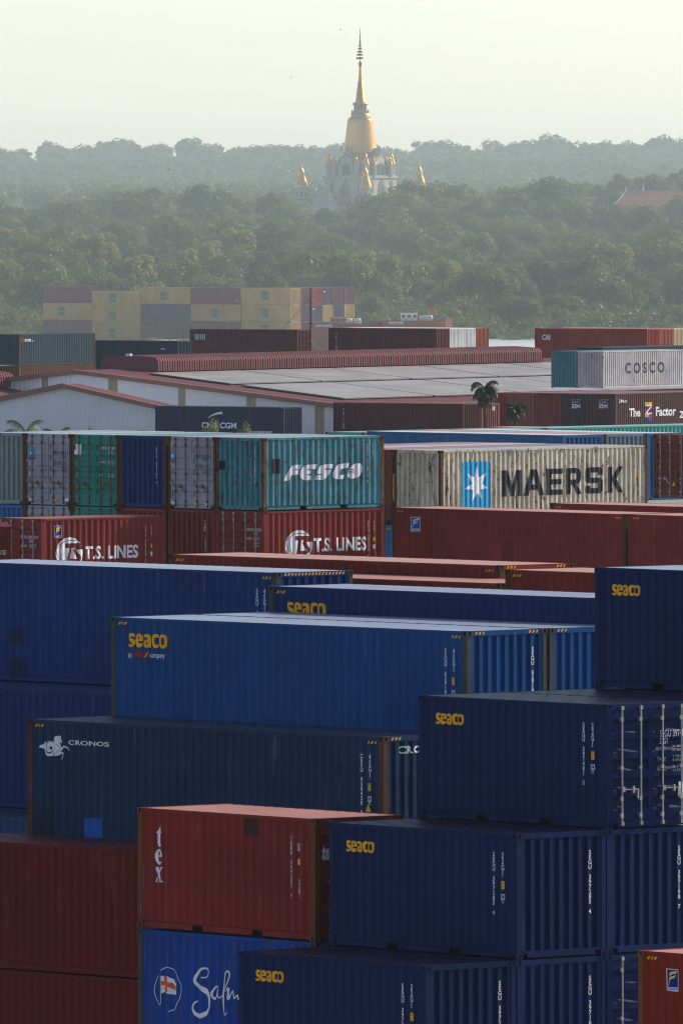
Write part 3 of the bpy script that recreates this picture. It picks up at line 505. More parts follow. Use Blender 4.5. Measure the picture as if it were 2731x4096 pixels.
 ["S2","S","P",[[[0.636,0.365],[0.738,0.359],[0.83,0.371],[0.828,0.445],[0.738,0.436],[0.685,0.449],[0.696,0.471],[0.781,0.491],[0.841,0.526],[0.841,0.607],[0.792,0.66],[0.696,0.684],[0.606,0.672],[0.621,0.601],[0.696,0.618],[0.749,0.606],[0.749,0.587],[0.653,0.553],[0.621,0.51],[0.615,0.436]],[[0.941,0.364],[1.037,0.366],[1.101,0.401],[1.126,0.466],[1.118,0.533],[0.952,0.53],[0.973,0.574],[1.026,0.587],[1.105,0.582],[1.09,0.659],[0.994,0.686],[0.909,0.679],[0.866,0.621],[0.851,0.533],[0.86,0.444],[0.888,0.392]],[[0.973,0.426],[1.005,0.425],[1.02,0.484],[0.952,0.483],[0.956,0.449]],[[1.148,0.377],[1.25,0.367],[1.346,0.372],[1.388,0.415],[1.395,0.532],[1.399,0.68],[1.292,0.675],[1.207,0.685],[1.148,0.665],[1.133,0.599],[1.148,0.532],[1.207,0.496],[1.297,0.491],[1.292,0.454],[1.254,0.441],[1.148,0.451]],[[1.297,0.543],[1.297,0.601],[1.26,0.613],[1.229,0.596],[1.239,0.559]],[[1.516,0.36],[1.601,0.357],[1.672,0.37],[1.665,0.441],[1.601,0.431],[1.548,0.447],[1.531,0.514],[1.544,0.587],[1.601,0.603],[1.672,0.591],[1.676,0.657],[1.591,0.682],[1.506,0.677],[1.446,0.634],[1.42,0.532],[1.431,0.428],[1.463,0.38]],[[1.814,0.359],[1.91,0.371],[1.957,0.414],[1.97,0.517],[1.953,0.62],[1.9,0.673],[1.814,0.686],[1.729,0.663],[1.687,0.598],[1.676,0.51],[1.687,0.421],[1.729,0.376]],[[1.814,0.425],[1.863,0.446],[1.885,0.519],[1.872,0.593],[1.814,0.612],[1.761,0.589],[1.74,0.516],[1.757,0.449]]],"gold","lettering"],
 ["H","S","T",[0.58,0.833,0.733,0.929],"an","white","caption",0.01],
 ["H","S","T",[0.81,0.766,1.269,0.913],"HNA","scarlet","caption",0.04],
 ["H","S","T",[1.361,0.82,1.895,0.945],"company","white","caption",0.01],
 ["H","S","K",[[[1.147,0.907,0.013],[1.239,0.864,0.039],[1.331,0.771,0.016]]],"gold","swoosh"],
 ["C","S","P",[[[11.675,1.501],[11.776,1.691],[11.559,1.68]]],"amber","warning_triangle"],
 ["C","S","P",[[[1.97,2.202],[2.625,2.196],[2.639,2.632],[1.969,2.66]]],"bluepatch","paint_patch"],
 ["C","S","P",[[[0.237,2.04],[0.822,2.027],[0.85,2.705],[0.266,2.729]]],"cropatch","paint_patch"],
 ["LN","S","P",[[[2.205,1.569],[2.846,1.562],[2.845,1.977],[2.204,1.984]]],"lnpatch","paint_patch"],
 ["LN","S","P",[[[2.285,2.333],[2.942,2.325],[2.941,2.793],[2.283,2.802]]],"lnpatch","paint_patch"],
 ["C","E","T",[0.489,0.224,1.873,0.398],"CRONOS","white","lettering",0.03],
 ["T","S","T",[5.183,0.402,5.268,1.705],"V:TGHU 049682 9","white","serial_number",0.0],
 ["T","S","T",[5.452,1.301,5.532,1.692],"V:22G1","white","size_code",0.0],
 ["T","S","P",[[[5.431,0.869],[5.548,0.869],[5.548,1.002],[5.431,1.003]]],"amber","sticker"],
 ["T","S","F",[5.432,0.548,5.549,0.699],0.014,"white","code_box"],
 ["T","S","T",[5.461,0.574,5.527,0.672],"IC","white","code_text",0],
 ["T","S","P",[[[3.638,0.014],[4.14,0.012],[4.139,0.455],[3.636,0.458]]],"maroonpatch","paint_patch"],
 ["T","E","T",[0.203,0.568,0.574,0.891],"tex","white","lettering",0.05],
 ["T","E","P",[[[0.125,0.787],[0.22,0.783],[0.219,0.878],[0.124,0.881]]],"paleblue","sticker"],
 ["BR","S","P",[[[0.821,0.324],[1.177,0.327],[1.182,0.769],[0.832,0.763]]],"white","label_plate"],
 ["BR","S","P",[[[0.842,0.339],[1.161,0.342],[1.164,0.686],[0.851,0.692]]],"royal","label_plate"],
 ["BR","S","P",[[[1.148,0.357],[1.069,0.372],[0.959,0.388],[0.919,0.411],[0.903,0.496],[0.927,0.473],[1.006,0.433],[1.117,0.411]],[[1.109,0.445],[1.022,0.469],[0.927,0.494],[0.911,0.537],[0.895,0.611],[0.863,0.681],[0.887,0.669],[0.927,0.557],[0.99,0.523],[1.077,0.502]]],"lemon","label_mark"],
 ["BR","S","T",[0.848,0.703,1.171,0.743],"FLORENS","royal","label_text",0.02],
 ["R15","S","P",[[[0.966,0.328],[1.458,0.318],[1.457,0.839],[0.965,0.849]]],"white","label_plate"],
 ["R15","S","P",[[[0.996,0.35],[1.43,0.341],[1.43,0.741],[0.996,0.75]]],"bluepatch","label_plate"],
 ["R15","S","P",[[[1.414,0.373],[1.305,0.387],[1.152,0.403],[1.097,0.428],[1.075,0.525],[1.108,0.501],[1.217,0.456],[1.37,0.435]],[[1.359,0.474],[1.239,0.498],[1.108,0.525],[1.086,0.574],[1.064,0.659],[1.02,0.739],[1.053,0.726],[1.107,0.598],[1.195,0.559],[1.315,0.539]]],"white","label_mark"],
 ["R15","S","T",[0.999,0.766,1.426,0.826],"FLORENS","royal","label_text",0.02],
 ["R15","S","P",[[[5.086,1.159],[5.782,1.159],[5.781,1.779],[5.085,1.756]]],"redpatch","paint_patch"],
 ["MG1","E","T",[1.492,0.63,2.361,0.735],"MRKU 897 953 7","ink","door_marking",0.01],
 ["MG1","E","T",[1.881,0.742,2.109,0.857],"22G1","ink","door_marking",0.01],
 ["MG1","E","T",[1.491,1.001,2.165,1.116],"30.480 KG\n67.200 LB","ink","door_marking",0.01],
 ["MG1","E","T",[1.879,1.168,2.165,1.321],"2.185 KG\n4.820 LB","ink","door_marking",0.01],
 ["MG2","E","T",[1.367,0.635,2.203,0.746],"MRKU 747 916 2","ink","door_marking",0.01],
 ["MG2","E","T",[1.746,0.753,1.98,0.866],"22G1","ink","door_marking",0.01],
 ["MG2","E","T",[1.366,1.001,2.035,1.115],"30.480 KG\n67.200 LB","ink","door_marking",0.01],
 ["MG2","E","T",[1.734,1.174,2.035,1.325],"2.185 KG\n4.820 LB","ink","door_marking",0.01],
 ["GRN","E","T",[1.525,0.427,2.261,0.526],"DFSU 201817","white","door_marking",0.01],
 ["GRN","E","T",[1.899,0.563,2.136,0.677],"22G1","white","door_marking",0.01],
 ["GRN","E","T",[1.443,0.947,1.75,1.02],"MAX.GROSS","white","door_marking",0.01],
 ["GRN","E","T",[1.897,0.924,2.192,1.06],"30.480 KG\n67.200 LB","white","door_marking",0.01],
 ["GRN","E","T",[1.442,1.418,1.589,1.494],"NET","white","door_marking",0.01],
 ["GRN","E","T",[1.896,1.395,2.19,1.531],"28.280 KG\n62.340 LB","white","door_marking",0.01],
 ["FESu","E","T",[1.543,0.614,2.372,0.714],"DRYU 305226 9","white","door_marking",0.01],
 ["FESu","E","T",[1.897,0.747,2.106,0.859],"22G1","white","door_marking",0.01],
 ["FESu","E","T",[1.475,0.934,1.785,1.02],"MAX.GROSS","white","door_marking",0.01],
 ["FESu","E","T",[1.874,0.926,2.183,1.059],"30.480 KG\n67.200 LB","white","door_marking",0.01],
 ["FESu","E","T",[1.896,1.111,2.172,1.261],"2.200 KG\n4.850 LB","white","door_marking",0.01],
 ["FCI","E","T",[1.391,0.597,2.269,0.702],"FCIU 529120 7","white","door_marking",0.01],
 ["FCI","E","T",[1.769,0.735,2.013,0.837],"22G1","white","door_marking",0.01],
 ["FCI","E","T",[1.368,0.919,1.657,1.005],"MAX.GROSS","white","door_marking",0.01],
 ["FCI","E","T",[1.813,0.895,2.146,1.025],"30.480 KG\n67.200 LB","white","door_marking",0.01],
 ["MG1","E","P",[[[0.184,0.579],[0.494,0.574],[0.494,0.835],[0.183,0.84]]],"sky","star_panel"],
 ["MG1","E","P",[[[0.339,0.612],[0.358,0.675],[0.431,0.646],[0.382,0.698],[0.453,0.726],[0.373,0.729],[0.39,0.792],[0.339,0.742],[0.288,0.793],[0.304,0.73],[0.225,0.73],[0.296,0.7],[0.247,0.649],[0.32,0.675]]],"white","star_emblem"],
 ["MG1","E","T",[0.126,0.864,0.539,0.921],"MAERSK","ink","door_marking",0.02],
 ["MG2","E","P",[[[0.102,0.576],[0.348,0.572],[0.348,0.822],[0.101,0.826]]],"sky","star_panel"],
 ["MG2","E","P",[[[0.225,0.606],[0.243,0.667],[0.314,0.639],[0.266,0.691],[0.336,0.718],[0.258,0.721],[0.274,0.783],[0.225,0.734],[0.175,0.784],[0.191,0.722],[0.113,0.722],[0.183,0.692],[0.135,0.642],[0.206,0.668]]],"white","star_emblem"],
 ["MG2","E","T",[0.045,0.85,0.392,0.907],"MAERSK","ink","door_marking",0.02],
 ["GRN","E","P",[[[0.125,0.354],[0.49,0.348],[0.488,0.726],[0.124,0.731]]],"white","label_plate"],
 ["APZ","E","T",[1.829,0.401,1.904,1.721],"V:APZU 347102 4","white","serial_number",0],
 ["FES","E","T",[1.926,0.293,2.0,1.61],"V:FESU 212815 0","white","serial_number",0],
 ["GRY","E","T",[1.876,0.242,1.952,1.586],"V:TGHU 068282 8","white","serial_number",0],
 ["MG2u","E","T",[1.796,0.385,1.87,1.692],"V:TRHU 130832 6","white","serial_number",0],
 ["FES","E","P",[[[0.139,0.841],[0.461,0.836],[0.46,1.155],[0.138,1.16]]],"darkpatch","paint_patch"],
 ["MG1","E","P",[[[1.452,2.342],[1.658,2.339],[1.658,2.425],[1.452,2.429]]],"amber","sticker"],
 ["MG2","E","P",[[[1.34,2.357],[1.541,2.354],[1.541,2.439],[1.339,2.443]]],"amber","sticker"],
 ["MG1","E","P",[[[2.081,2.331],[2.276,2.328],[2.275,2.422],[2.081,2.426]]],"white","sticker"],
 ["MG2","E","P",[[[1.887,2.347],[2.076,2.344],[2.076,2.437],[1.887,2.441]]],"white","sticker"],
 ["MG1","E","P",[[[0.224,2.333],[0.42,2.329],[0.419,2.424],[0.224,2.428]]],"white","sticker"],
 ["MG2","E","P",[[[0.142,2.325],[0.332,2.321],[0.332,2.415],[0.141,2.418]]],"white","sticker"],
 ["RDL","E","T",[1.903,0.801,2.335,0.958],"SEGU 252 4","white","door_marking",0.02],
 ["M","E","T",[1.944,0.251,2.018,1.596],"V:MRKU 228285 7","ink","serial_number",0.01],
 ["TM","S","T",[0.842,0.452,1.086,2.009],"V:TRITON","pale","lettering",0.02],
 ["TR2","S","T",[0.763,0.54,1.031,2.162],"V:TRITON","pale","lettering",0.02],
 ["CAI","S","T",[0.798,0.574,1.673,1.103],"CAI","white","lettering",0.03],
 ["COS","S","T",[3.141,0.934,8.665,1.801],"C O S C O","navyink","lettering",0.03],
 ["ZF","S","T",[1.849,1.132,3.378,1.785],"The","white","lettering",0.03],
 ["ZF","S","T",[5.475,1.077,8.203,1.785],"Factor","white","lettering",0.03],
 ["ZF","S","T",[0.47,0.45,1.556,0.682],"ZMart","white","caption",0.01],
 ["ZF","S","P",[[[3.969,0.705],[4.471,0.713],[4.471,0.994],[3.969,0.985]]],"limep","mosaic_patch"],
 ["ZF","S","P",[[[4.471,0.696],[4.973,0.705],[4.973,0.986],[4.471,0.977]]],"amber","mosaic_patch"],
 ["ZF","S","P",[[[3.969,0.985],[4.471,0.994],[4.47,1.275],[3.969,1.266]]],"royal","mosaic_patch"],
 ["ZF","S","P",[[[4.471,0.977],[4.973,0.986],[4.972,1.267],[4.47,1.258]]],"scarlet","mosaic_patch"],
 ["ZF","S","P",[[[3.969,1.266],[4.47,1.275],[4.47,1.556],[3.968,1.547]]],"scarlet","mosaic_patch"],
 ["ZF","S","P",[[[4.47,1.258],[4.972,1.267],[4.972,1.548],[4.47,1.539]]],"royal","mosaic_patch"],
 ["ZF","S","P",[[[3.968,1.547],[4.47,1.556],[4.469,1.837],[3.968,1.828]]],"limep","mosaic_patch"],
 ["ZF","S","P",[[[4.47,1.539],[4.972,1.548],[4.972,1.829],[4.469,1.82]]],"scarlet","mosaic_patch"],
 ["ZF","S","P",[[[3.968,1.828],[4.469,1.837],[4.469,2.118],[3.967,2.109]]],"royal","mosaic_patch"],
 ["ZF","S","P",[[[4.469,1.82],[4.972,1.829],[4.971,2.11],[4.469,2.101]]],"bluepatch","mosaic_patch"],
 ["ZF","S","K",[[[4.146,0.972,0.1],[4.855,0.984,0.1],[4.145,1.567,0.125],[4.913,1.53,0.101]]],"white","mosaic_letter"],
 ["ZF","S","T",[8.649,1.461,10.079,1.984],"ZIM","white","lettering",0.04],
 ["ZF","E","T",[0.814,0.788,1.67,1.109],"ZIM","white","lettering",0.04],
 ["ZF","E","P",[[[0.874,0.402],[0.897,0.447],[0.957,0.451],[0.912,0.484],[0.925,0.532],[0.874,0.507],[0.822,0.533],[0.836,0.485],[0.79,0.452],[0.85,0.448]],[[1.133,0.399],[1.156,0.445],[1.216,0.448],[1.171,0.481],[1.184,0.53],[1.133,0.505],[1.081,0.531],[1.095,0.482],[1.049,0.45],[1.109,0.445]],[[1.372,0.397],[1.395,0.442],[1.455,0.446],[1.409,0.479],[1.423,0.527],[1.372,0.502],[1.32,0.528],[1.334,0.48],[1.288,0.448],[1.348,0.443]],[[1.611,0.394],[1.634,0.44],[1.694,0.444],[1.648,0.477],[1.662,0.525],[1.61,0.5],[1.559,0.526],[1.573,0.477],[1.527,0.445],[1.587,0.441]],[[0.993,0.582],[1.016,0.627],[1.076,0.631],[1.031,0.664],[1.044,0.712],[0.993,0.687],[0.941,0.713],[0.955,0.665],[0.91,0.633],[0.97,0.628]],[[1.252,0.579],[1.275,0.625],[1.335,0.628],[1.29,0.661],[1.303,0.71],[1.252,0.685],[1.2,0.711],[1.214,0.662],[1.169,0.63],[1.229,0.625]],[[1.491,0.577],[1.514,0.622],[1.574,0.626],[1.529,0.659],[1.542,0.707],[1.491,0.682],[1.439,0.708],[1.453,0.66],[1.408,0.628],[1.468,0.623]]],"white","star_row"],
 ["ZI2","E","T",[0.824,0.812,1.683,1.134],"ZIM","white","lettering",0.04],
 ["ZI2","E","P",[[[0.885,0.425],[0.908,0.471],[0.968,0.475],[0.923,0.508],[0.936,0.556],[0.885,0.531],[0.833,0.557],[0.847,0.509],[0.801,0.476],[0.861,0.472]],[[1.145,0.423],[1.168,0.469],[1.228,0.472],[1.182,0.505],[1.196,0.554],[1.144,0.529],[1.093,0.555],[1.106,0.506],[1.061,0.474],[1.121,0.469]],[[1.384,0.421],[1.408,0.466],[1.468,0.47],[1.422,0.503],[1.436,0.551],[1.384,0.526],[1.332,0.552],[1.346,0.504],[1.301,0.472],[1.361,0.467]],[[1.624,0.418],[1.647,0.464],[1.707,0.468],[1.662,0.501],[1.675,0.549],[1.624,0.524],[1.572,0.55],[1.586,0.501],[1.54,0.469],[1.6,0.464]],[[1.004,0.606],[1.028,0.651],[1.088,0.655],[1.042,0.688],[1.056,0.737],[1.004,0.711],[0.953,0.738],[0.966,0.689],[0.921,0.657],[0.981,0.652]],[[1.264,0.603],[1.288,0.649],[1.348,0.653],[1.302,0.686],[1.316,0.734],[1.264,0.709],[1.212,0.735],[1.226,0.686],[1.181,0.654],[1.241,0.649]],[[1.504,0.601],[1.527,0.647],[1.587,0.65],[1.542,0.683],[1.555,0.732],[1.504,0.706],[1.452,0.733],[1.466,0.684],[1.42,0.652],[1.48,0.647]]],"white","star_row"],
 ["CMA","S","T",[4.411,1.199,7.718,1.664],"CMA CGM","white","lettering",0.03],
 ["CMA","S","T",[8.645,1.788,11.155,1.993],"container","white","caption",0.02],
 ["CMA","S","K",[[[5.033,0.875,0.035],[5.448,0.653,0.106],[5.965,0.514,0.158],[6.378,0.476,0.193]]],"white","swoosh"],
 ["NYK","S","T",[0.924,0.439,2.029,0.697],"NYK","white","lettering",0.04],
 ["NYK","S","T",[2.064,0.575,2.34,0.68],"LINE","white","caption",0.02],
 ["NYK","S","P",[[[0.373,0.372],[0.787,0.377],[0.786,0.458],[0.372,0.453]],[[0.372,0.494],[0.786,0.499],[0.786,0.58],[0.372,0.575]],[[0.372,0.615],[0.786,0.621],[0.785,0.681],[0.371,0.676]]],"scarlet","stripe_emblem"],
 ["LOG","S","T",[1.159,0.48,1.752,1.024],"III","pale","lettering",0.03],
 ["LOG","S","P",[[[0.564,0.483],[1.06,0.48],[1.058,1.028],[0.563,1.031]]],"paleblue","label_plate"],
 ["NAV","S","T",[10.256,0.697,10.719,0.839],"CRONOS","white","caption",0.02],
 ["TM2","E","P",[[[1.48,0.254],[1.832,0.26],[1.831,0.578],[1.48,0.572]]],"white","label_plate"],
 ["MS01","S","T",[4.436,0.494,6.073,1.28],"m","teal","lettering",0.06],
 ["MS01","S","T",[4.433,1.366,6.07,2.037],"sc","teal","lettering",0.06],
 ["MS02","S","T",[4.826,0.792,6.449,1.575],"m","teal","lettering",0.06],
 ["MS02","S","T",[4.824,1.66,6.446,2.329],"sc","teal","lettering",0.06],
 ["MS04","S","T",[5.182,0.574,6.776,1.35],"m","teal","lettering",0.06],
 ["MS04","S","T",[5.179,1.435,6.775,2.098],"sc","teal","lettering",0.06],
 ["MS10","S","T",[3.858,0.673,5.509,1.461],"m","teal","lettering",0.06],
 ["MS10","S","T",[3.855,1.549,5.506,2.222],"sc","teal","lettering",0.06],
 ["MS11","S","T",[4.318,0.597,5.954,1.381],"m","teal","lettering",0.06],
 ["MS11","S","T",[4.315,1.468,5.952,2.138],"sc","teal","lettering",0.06],
 ["MS13","S","T",[4.989,0.684,6.598,1.461],"m","teal","lettering",0.06],
 ["MS13","S","T",[4.987,1.548,6.596,2.212],"sc","teal","lettering",0.06],
 ["MS14","S","T",[5.174,0.599,6.769,1.374],"m","teal","lettering",0.06],
 ["MS14","S","T",[5.172,1.46,6.767,2.121],"sc","teal","lettering",0.06],
 ["MS21","S","T",[4.308,0.699,5.945,1.481],"m","teal","lettering",0.06],
 ["MS21","S","T",[4.306,1.57,5.943,2.239],"sc","teal","lettering",0.06],
 ["MS24","S","T",[5.168,0.4,6.763,1.173],"m","teal","lettering",0.06],
 ["MS24","S","T",[5.165,1.26,6.761,1.921],"sc","teal","lettering",0.06],
 ["ME03","E","T",[-0.02,0.446,0.72,0.751],"tex","white","lettering",0.03],
 ["ME12","E","T",[-0.011,0.486,0.727,0.792],"tex","white","lettering",0.03],
 ["MS03","S","P",[[[11.212,2.072],[11.533,2.07],[11.532,2.445],[11.211,2.447]]],"amber","sticker"],
 ["ME02","E","P",[[[1.258,2.567],[1.574,2.57],[1.573,2.944],[1.257,2.941]]],"amber","sticker"],
 ["ME03","E","P",[[[1.297,2.627],[1.614,2.63],[1.613,3.004],[1.296,3.002]]],"amber","sticker"],
 ["A","E","T",[1.477,0.577,2.317,0.721],"SEGU 397481 5","white","door_marking",0.0],
 ["A","E","T",[1.477,0.74,1.694,0.865],"22G1","white","door_marking",0.0],
 ["A","E","T",[1.374,0.927,1.652,0.999],"MAX GROSS","pale","door_marking",0],
 ["A","E","T",[1.398,1.145,1.651,1.217],"TARE","pale","door_marking",0],
 ["A","E","T",[1.398,1.354,1.651,1.426],"PAYLOAD","pale","door_marking",0],
 ["A","E","T",[1.821,0.896,2.196,1.026],"30 480 kg\n67 200 lb","pale","door_marking",0],
 ["A","E","T",[1.821,1.105,2.195,1.235],"2 080 kg\n4 590 lb","pale","door_marking",0],
 ["A","E","T",[1.82,1.318,2.195,1.448],"28 400 kg\n62 610 lb","pale","door_marking",0],
 ["A","E","P",[[[2.001,1.664],[2.558,1.683],[2.558,1.983],[2.001,1.964]]],"white","label_plate"],
 ["M","S","P",[[[11.672,0.996],[11.789,1.222],[11.58,1.235]]],"amber","warning_triangle"],
 ["RDR","E","P",[[[1.073,1.881],[1.178,2.082],[0.968,2.094]]],"amber","warning_triangle"],
 ["M","E","P",[[[2.305,0.925],[2.43,0.923],[2.428,1.977],[2.303,1.979]]],"amber","sticker"],
 ["ML","E","P",[[[2.356,0.93],[2.482,0.928],[2.48,1.985],[2.354,1.987]]],"amber","sticker"],
]
# kind of paint: (rgb, rough, wear, rust)
PT = {
 'navy': ((0.001, 0.013, 0.08), 0.55, 0.2, 0.0),
 'navy2': ((0.0015, 0.015, 0.088), 0.55, 0.2, 0.0),
 'hna': ((0.001, 0.06, 0.225), 0.55, 0.4, 0.0),
 's2': ((0.002, 0.025, 0.12), 0.55, 0.15, 0.0),
 'ln': ((0.002, 0.036, 0.165), 0.5, 0.35, 0.1),
 'ln2': ((0.002, 0.025, 0.14), 0.5, 0.3, 0.05),
 'ln3': ((0.01, 0.05, 0.16), 0.5, 0.3, 0.05),
 'cro': ((0.006, 0.03, 0.088), 0.5, 0.5, 0.12),
 'saf': ((0.005, 0.05, 0.29), 0.5, 0.6, 0.35),
 'tex': ((0.21, 0.018, 0.018), 0.5, 0.6, 0.25),
 'dr': ((0.13, 0.008, 0.006), 0.5, 0.4, 0.0),
 'br': ((0.22, 0.018, 0.006), 0.55, 0.2, 0.05),
 'r14': ((0.2, 0.025, 0.018), 0.5, 0.35, 0.05),
 'r15': ((0.2, 0.022, 0.02), 0.5, 0.55, 0.05),
 'r16': ((0.21, 0.032, 0.024), 0.5, 0.4, 0.05),
 'fes': ((0.055, 0.215, 0.285), 0.5, 0.85, 0.5),
 'mgrey': ((0.29, 0.3, 0.37), 0.5, 0.5, 0.15),
 'green': ((0.02, 0.225, 0.175), 0.5, 0.5, 0.15),
 'apz': ((0.01, 0.026, 0.14), 0.5, 0.5, 0.2),
 'ggrey': ((0.19, 0.25, 0.27), 0.5, 0.5, 0.25),
 'ts': ((0.205, 0.028, 0.026), 0.5, 0.5, 0.15),
 'trh': ((0.19, 0.03, 0.028), 0.5, 0.5, 0.2),
 'bluelow': ((0.03, 0.12, 0.33), 0.5, 0.4, 0.1),
 'mae': ((0.52, 0.48, 0.4), 0.5, 0.6, 0.52),
 'mred': ((0.17, 0.045, 0.035), 0.5, 0.5, 0.3),
 'mroof': ((0.36, 0.36, 0.4), 0.5, 0.4, 0.2),
 'k1': ((0.03, 0.11, 0.27), 0.5, 0.4, 0.1),
 'kgrey': ((0.15, 0.21, 0.28), 0.5, 0.4, 0.1),
 'teal': ((0.07, 0.33, 0.3), 0.5, 0.5, 0.2),
 'cma': ((0.017, 0.028, 0.062), 0.5, 0.2, 0.0),
 'tri': ((0.09, 0.022, 0.028), 0.5, 0.2, 0.0),
 'trired': ((0.24, 0.075, 0.07), 0.5, 0.3, 0.05),
 'zim': ((0.085, 0.04, 0.045), 0.5, 0.2, 0.0),
 'zimd': ((0.06, 0.035, 0.05), 0.5, 0.2, 0.0),
 'zred': ((0.2, 0.035, 0.04), 0.5, 0.3, 0.05),
 'cos': ((0.48, 0.46, 0.49), 0.5, 0.5, 0.35),
 'cosw': ((0.36, 0.36, 0.36), 0.5, 0.6, 0.45),
 'cteal': ((0.06, 0.21, 0.25), 0.5, 0.4, 0.15),
 'nyk': ((0.04, 0.066, 0.088), 0.5, 0.3, 0.05),
 'brownred': ((0.12, 0.045, 0.035), 0.5, 0.4, 0.1),
 'cai': ((0.24, 0.035, 0.032), 0.5, 0.3, 0.05),
 'orange': ((0.28, 0.075, 0.055), 0.5, 0.3, 0.05),
 'beige': ((0.45, 0.4, 0.28), 0.5, 0.3, 0.1),
 'white': ((0.55, 0.58, 0.62), 0.5, 0.4, 0.15),
 'mscy': ((0.42, 0.28, 0.12), 0.5, 0.3, 0.05),
 'mscr': ((0.16, 0.06, 0.085), 0.5, 0.3, 0.05),
 'mscd': ((0.1, 0.06, 0.11), 0.5, 0.3, 0.05),
 'mscrr': ((0.28, 0.035, 0.045), 0.5, 0.3, 0.05),
 'logo': ((0.1, 0.028, 0.032), 0.5, 0.3, 0.0),
 'rustpost': ((0.085, 0.036, 0.02), 0.65, 0.8, 0.4),
 'tpost': ((0.16, 0.052, 0.016), 0.65, 0.8, 0.35),
 'greypost': ((0.055, 0.06, 0.062), 0.6, 0.6, 0.3),
 'fespost': ((0.11, 0.07, 0.05), 0.65, 0.9, 0.7),
 'brpost': ((0.2, 0.06, 0.018), 0.6, 0.6, 0.3),
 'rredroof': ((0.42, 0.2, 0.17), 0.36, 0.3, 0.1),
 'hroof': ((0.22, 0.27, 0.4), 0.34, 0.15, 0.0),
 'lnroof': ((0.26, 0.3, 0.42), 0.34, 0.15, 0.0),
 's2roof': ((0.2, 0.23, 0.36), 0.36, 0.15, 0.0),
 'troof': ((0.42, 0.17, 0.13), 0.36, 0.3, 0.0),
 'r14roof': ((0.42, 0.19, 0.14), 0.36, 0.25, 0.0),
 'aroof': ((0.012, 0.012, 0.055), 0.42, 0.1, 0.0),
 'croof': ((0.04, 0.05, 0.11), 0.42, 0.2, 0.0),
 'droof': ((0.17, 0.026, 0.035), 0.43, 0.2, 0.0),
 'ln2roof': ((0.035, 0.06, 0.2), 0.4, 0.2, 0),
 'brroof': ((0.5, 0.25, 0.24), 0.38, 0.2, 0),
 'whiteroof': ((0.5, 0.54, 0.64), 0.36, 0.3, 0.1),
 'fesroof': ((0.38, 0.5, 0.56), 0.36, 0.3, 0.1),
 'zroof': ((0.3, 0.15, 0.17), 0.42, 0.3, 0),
 'tealroof': ((0.3, 0.55, 0.5), 0.36, 0.3, 0.1),
}
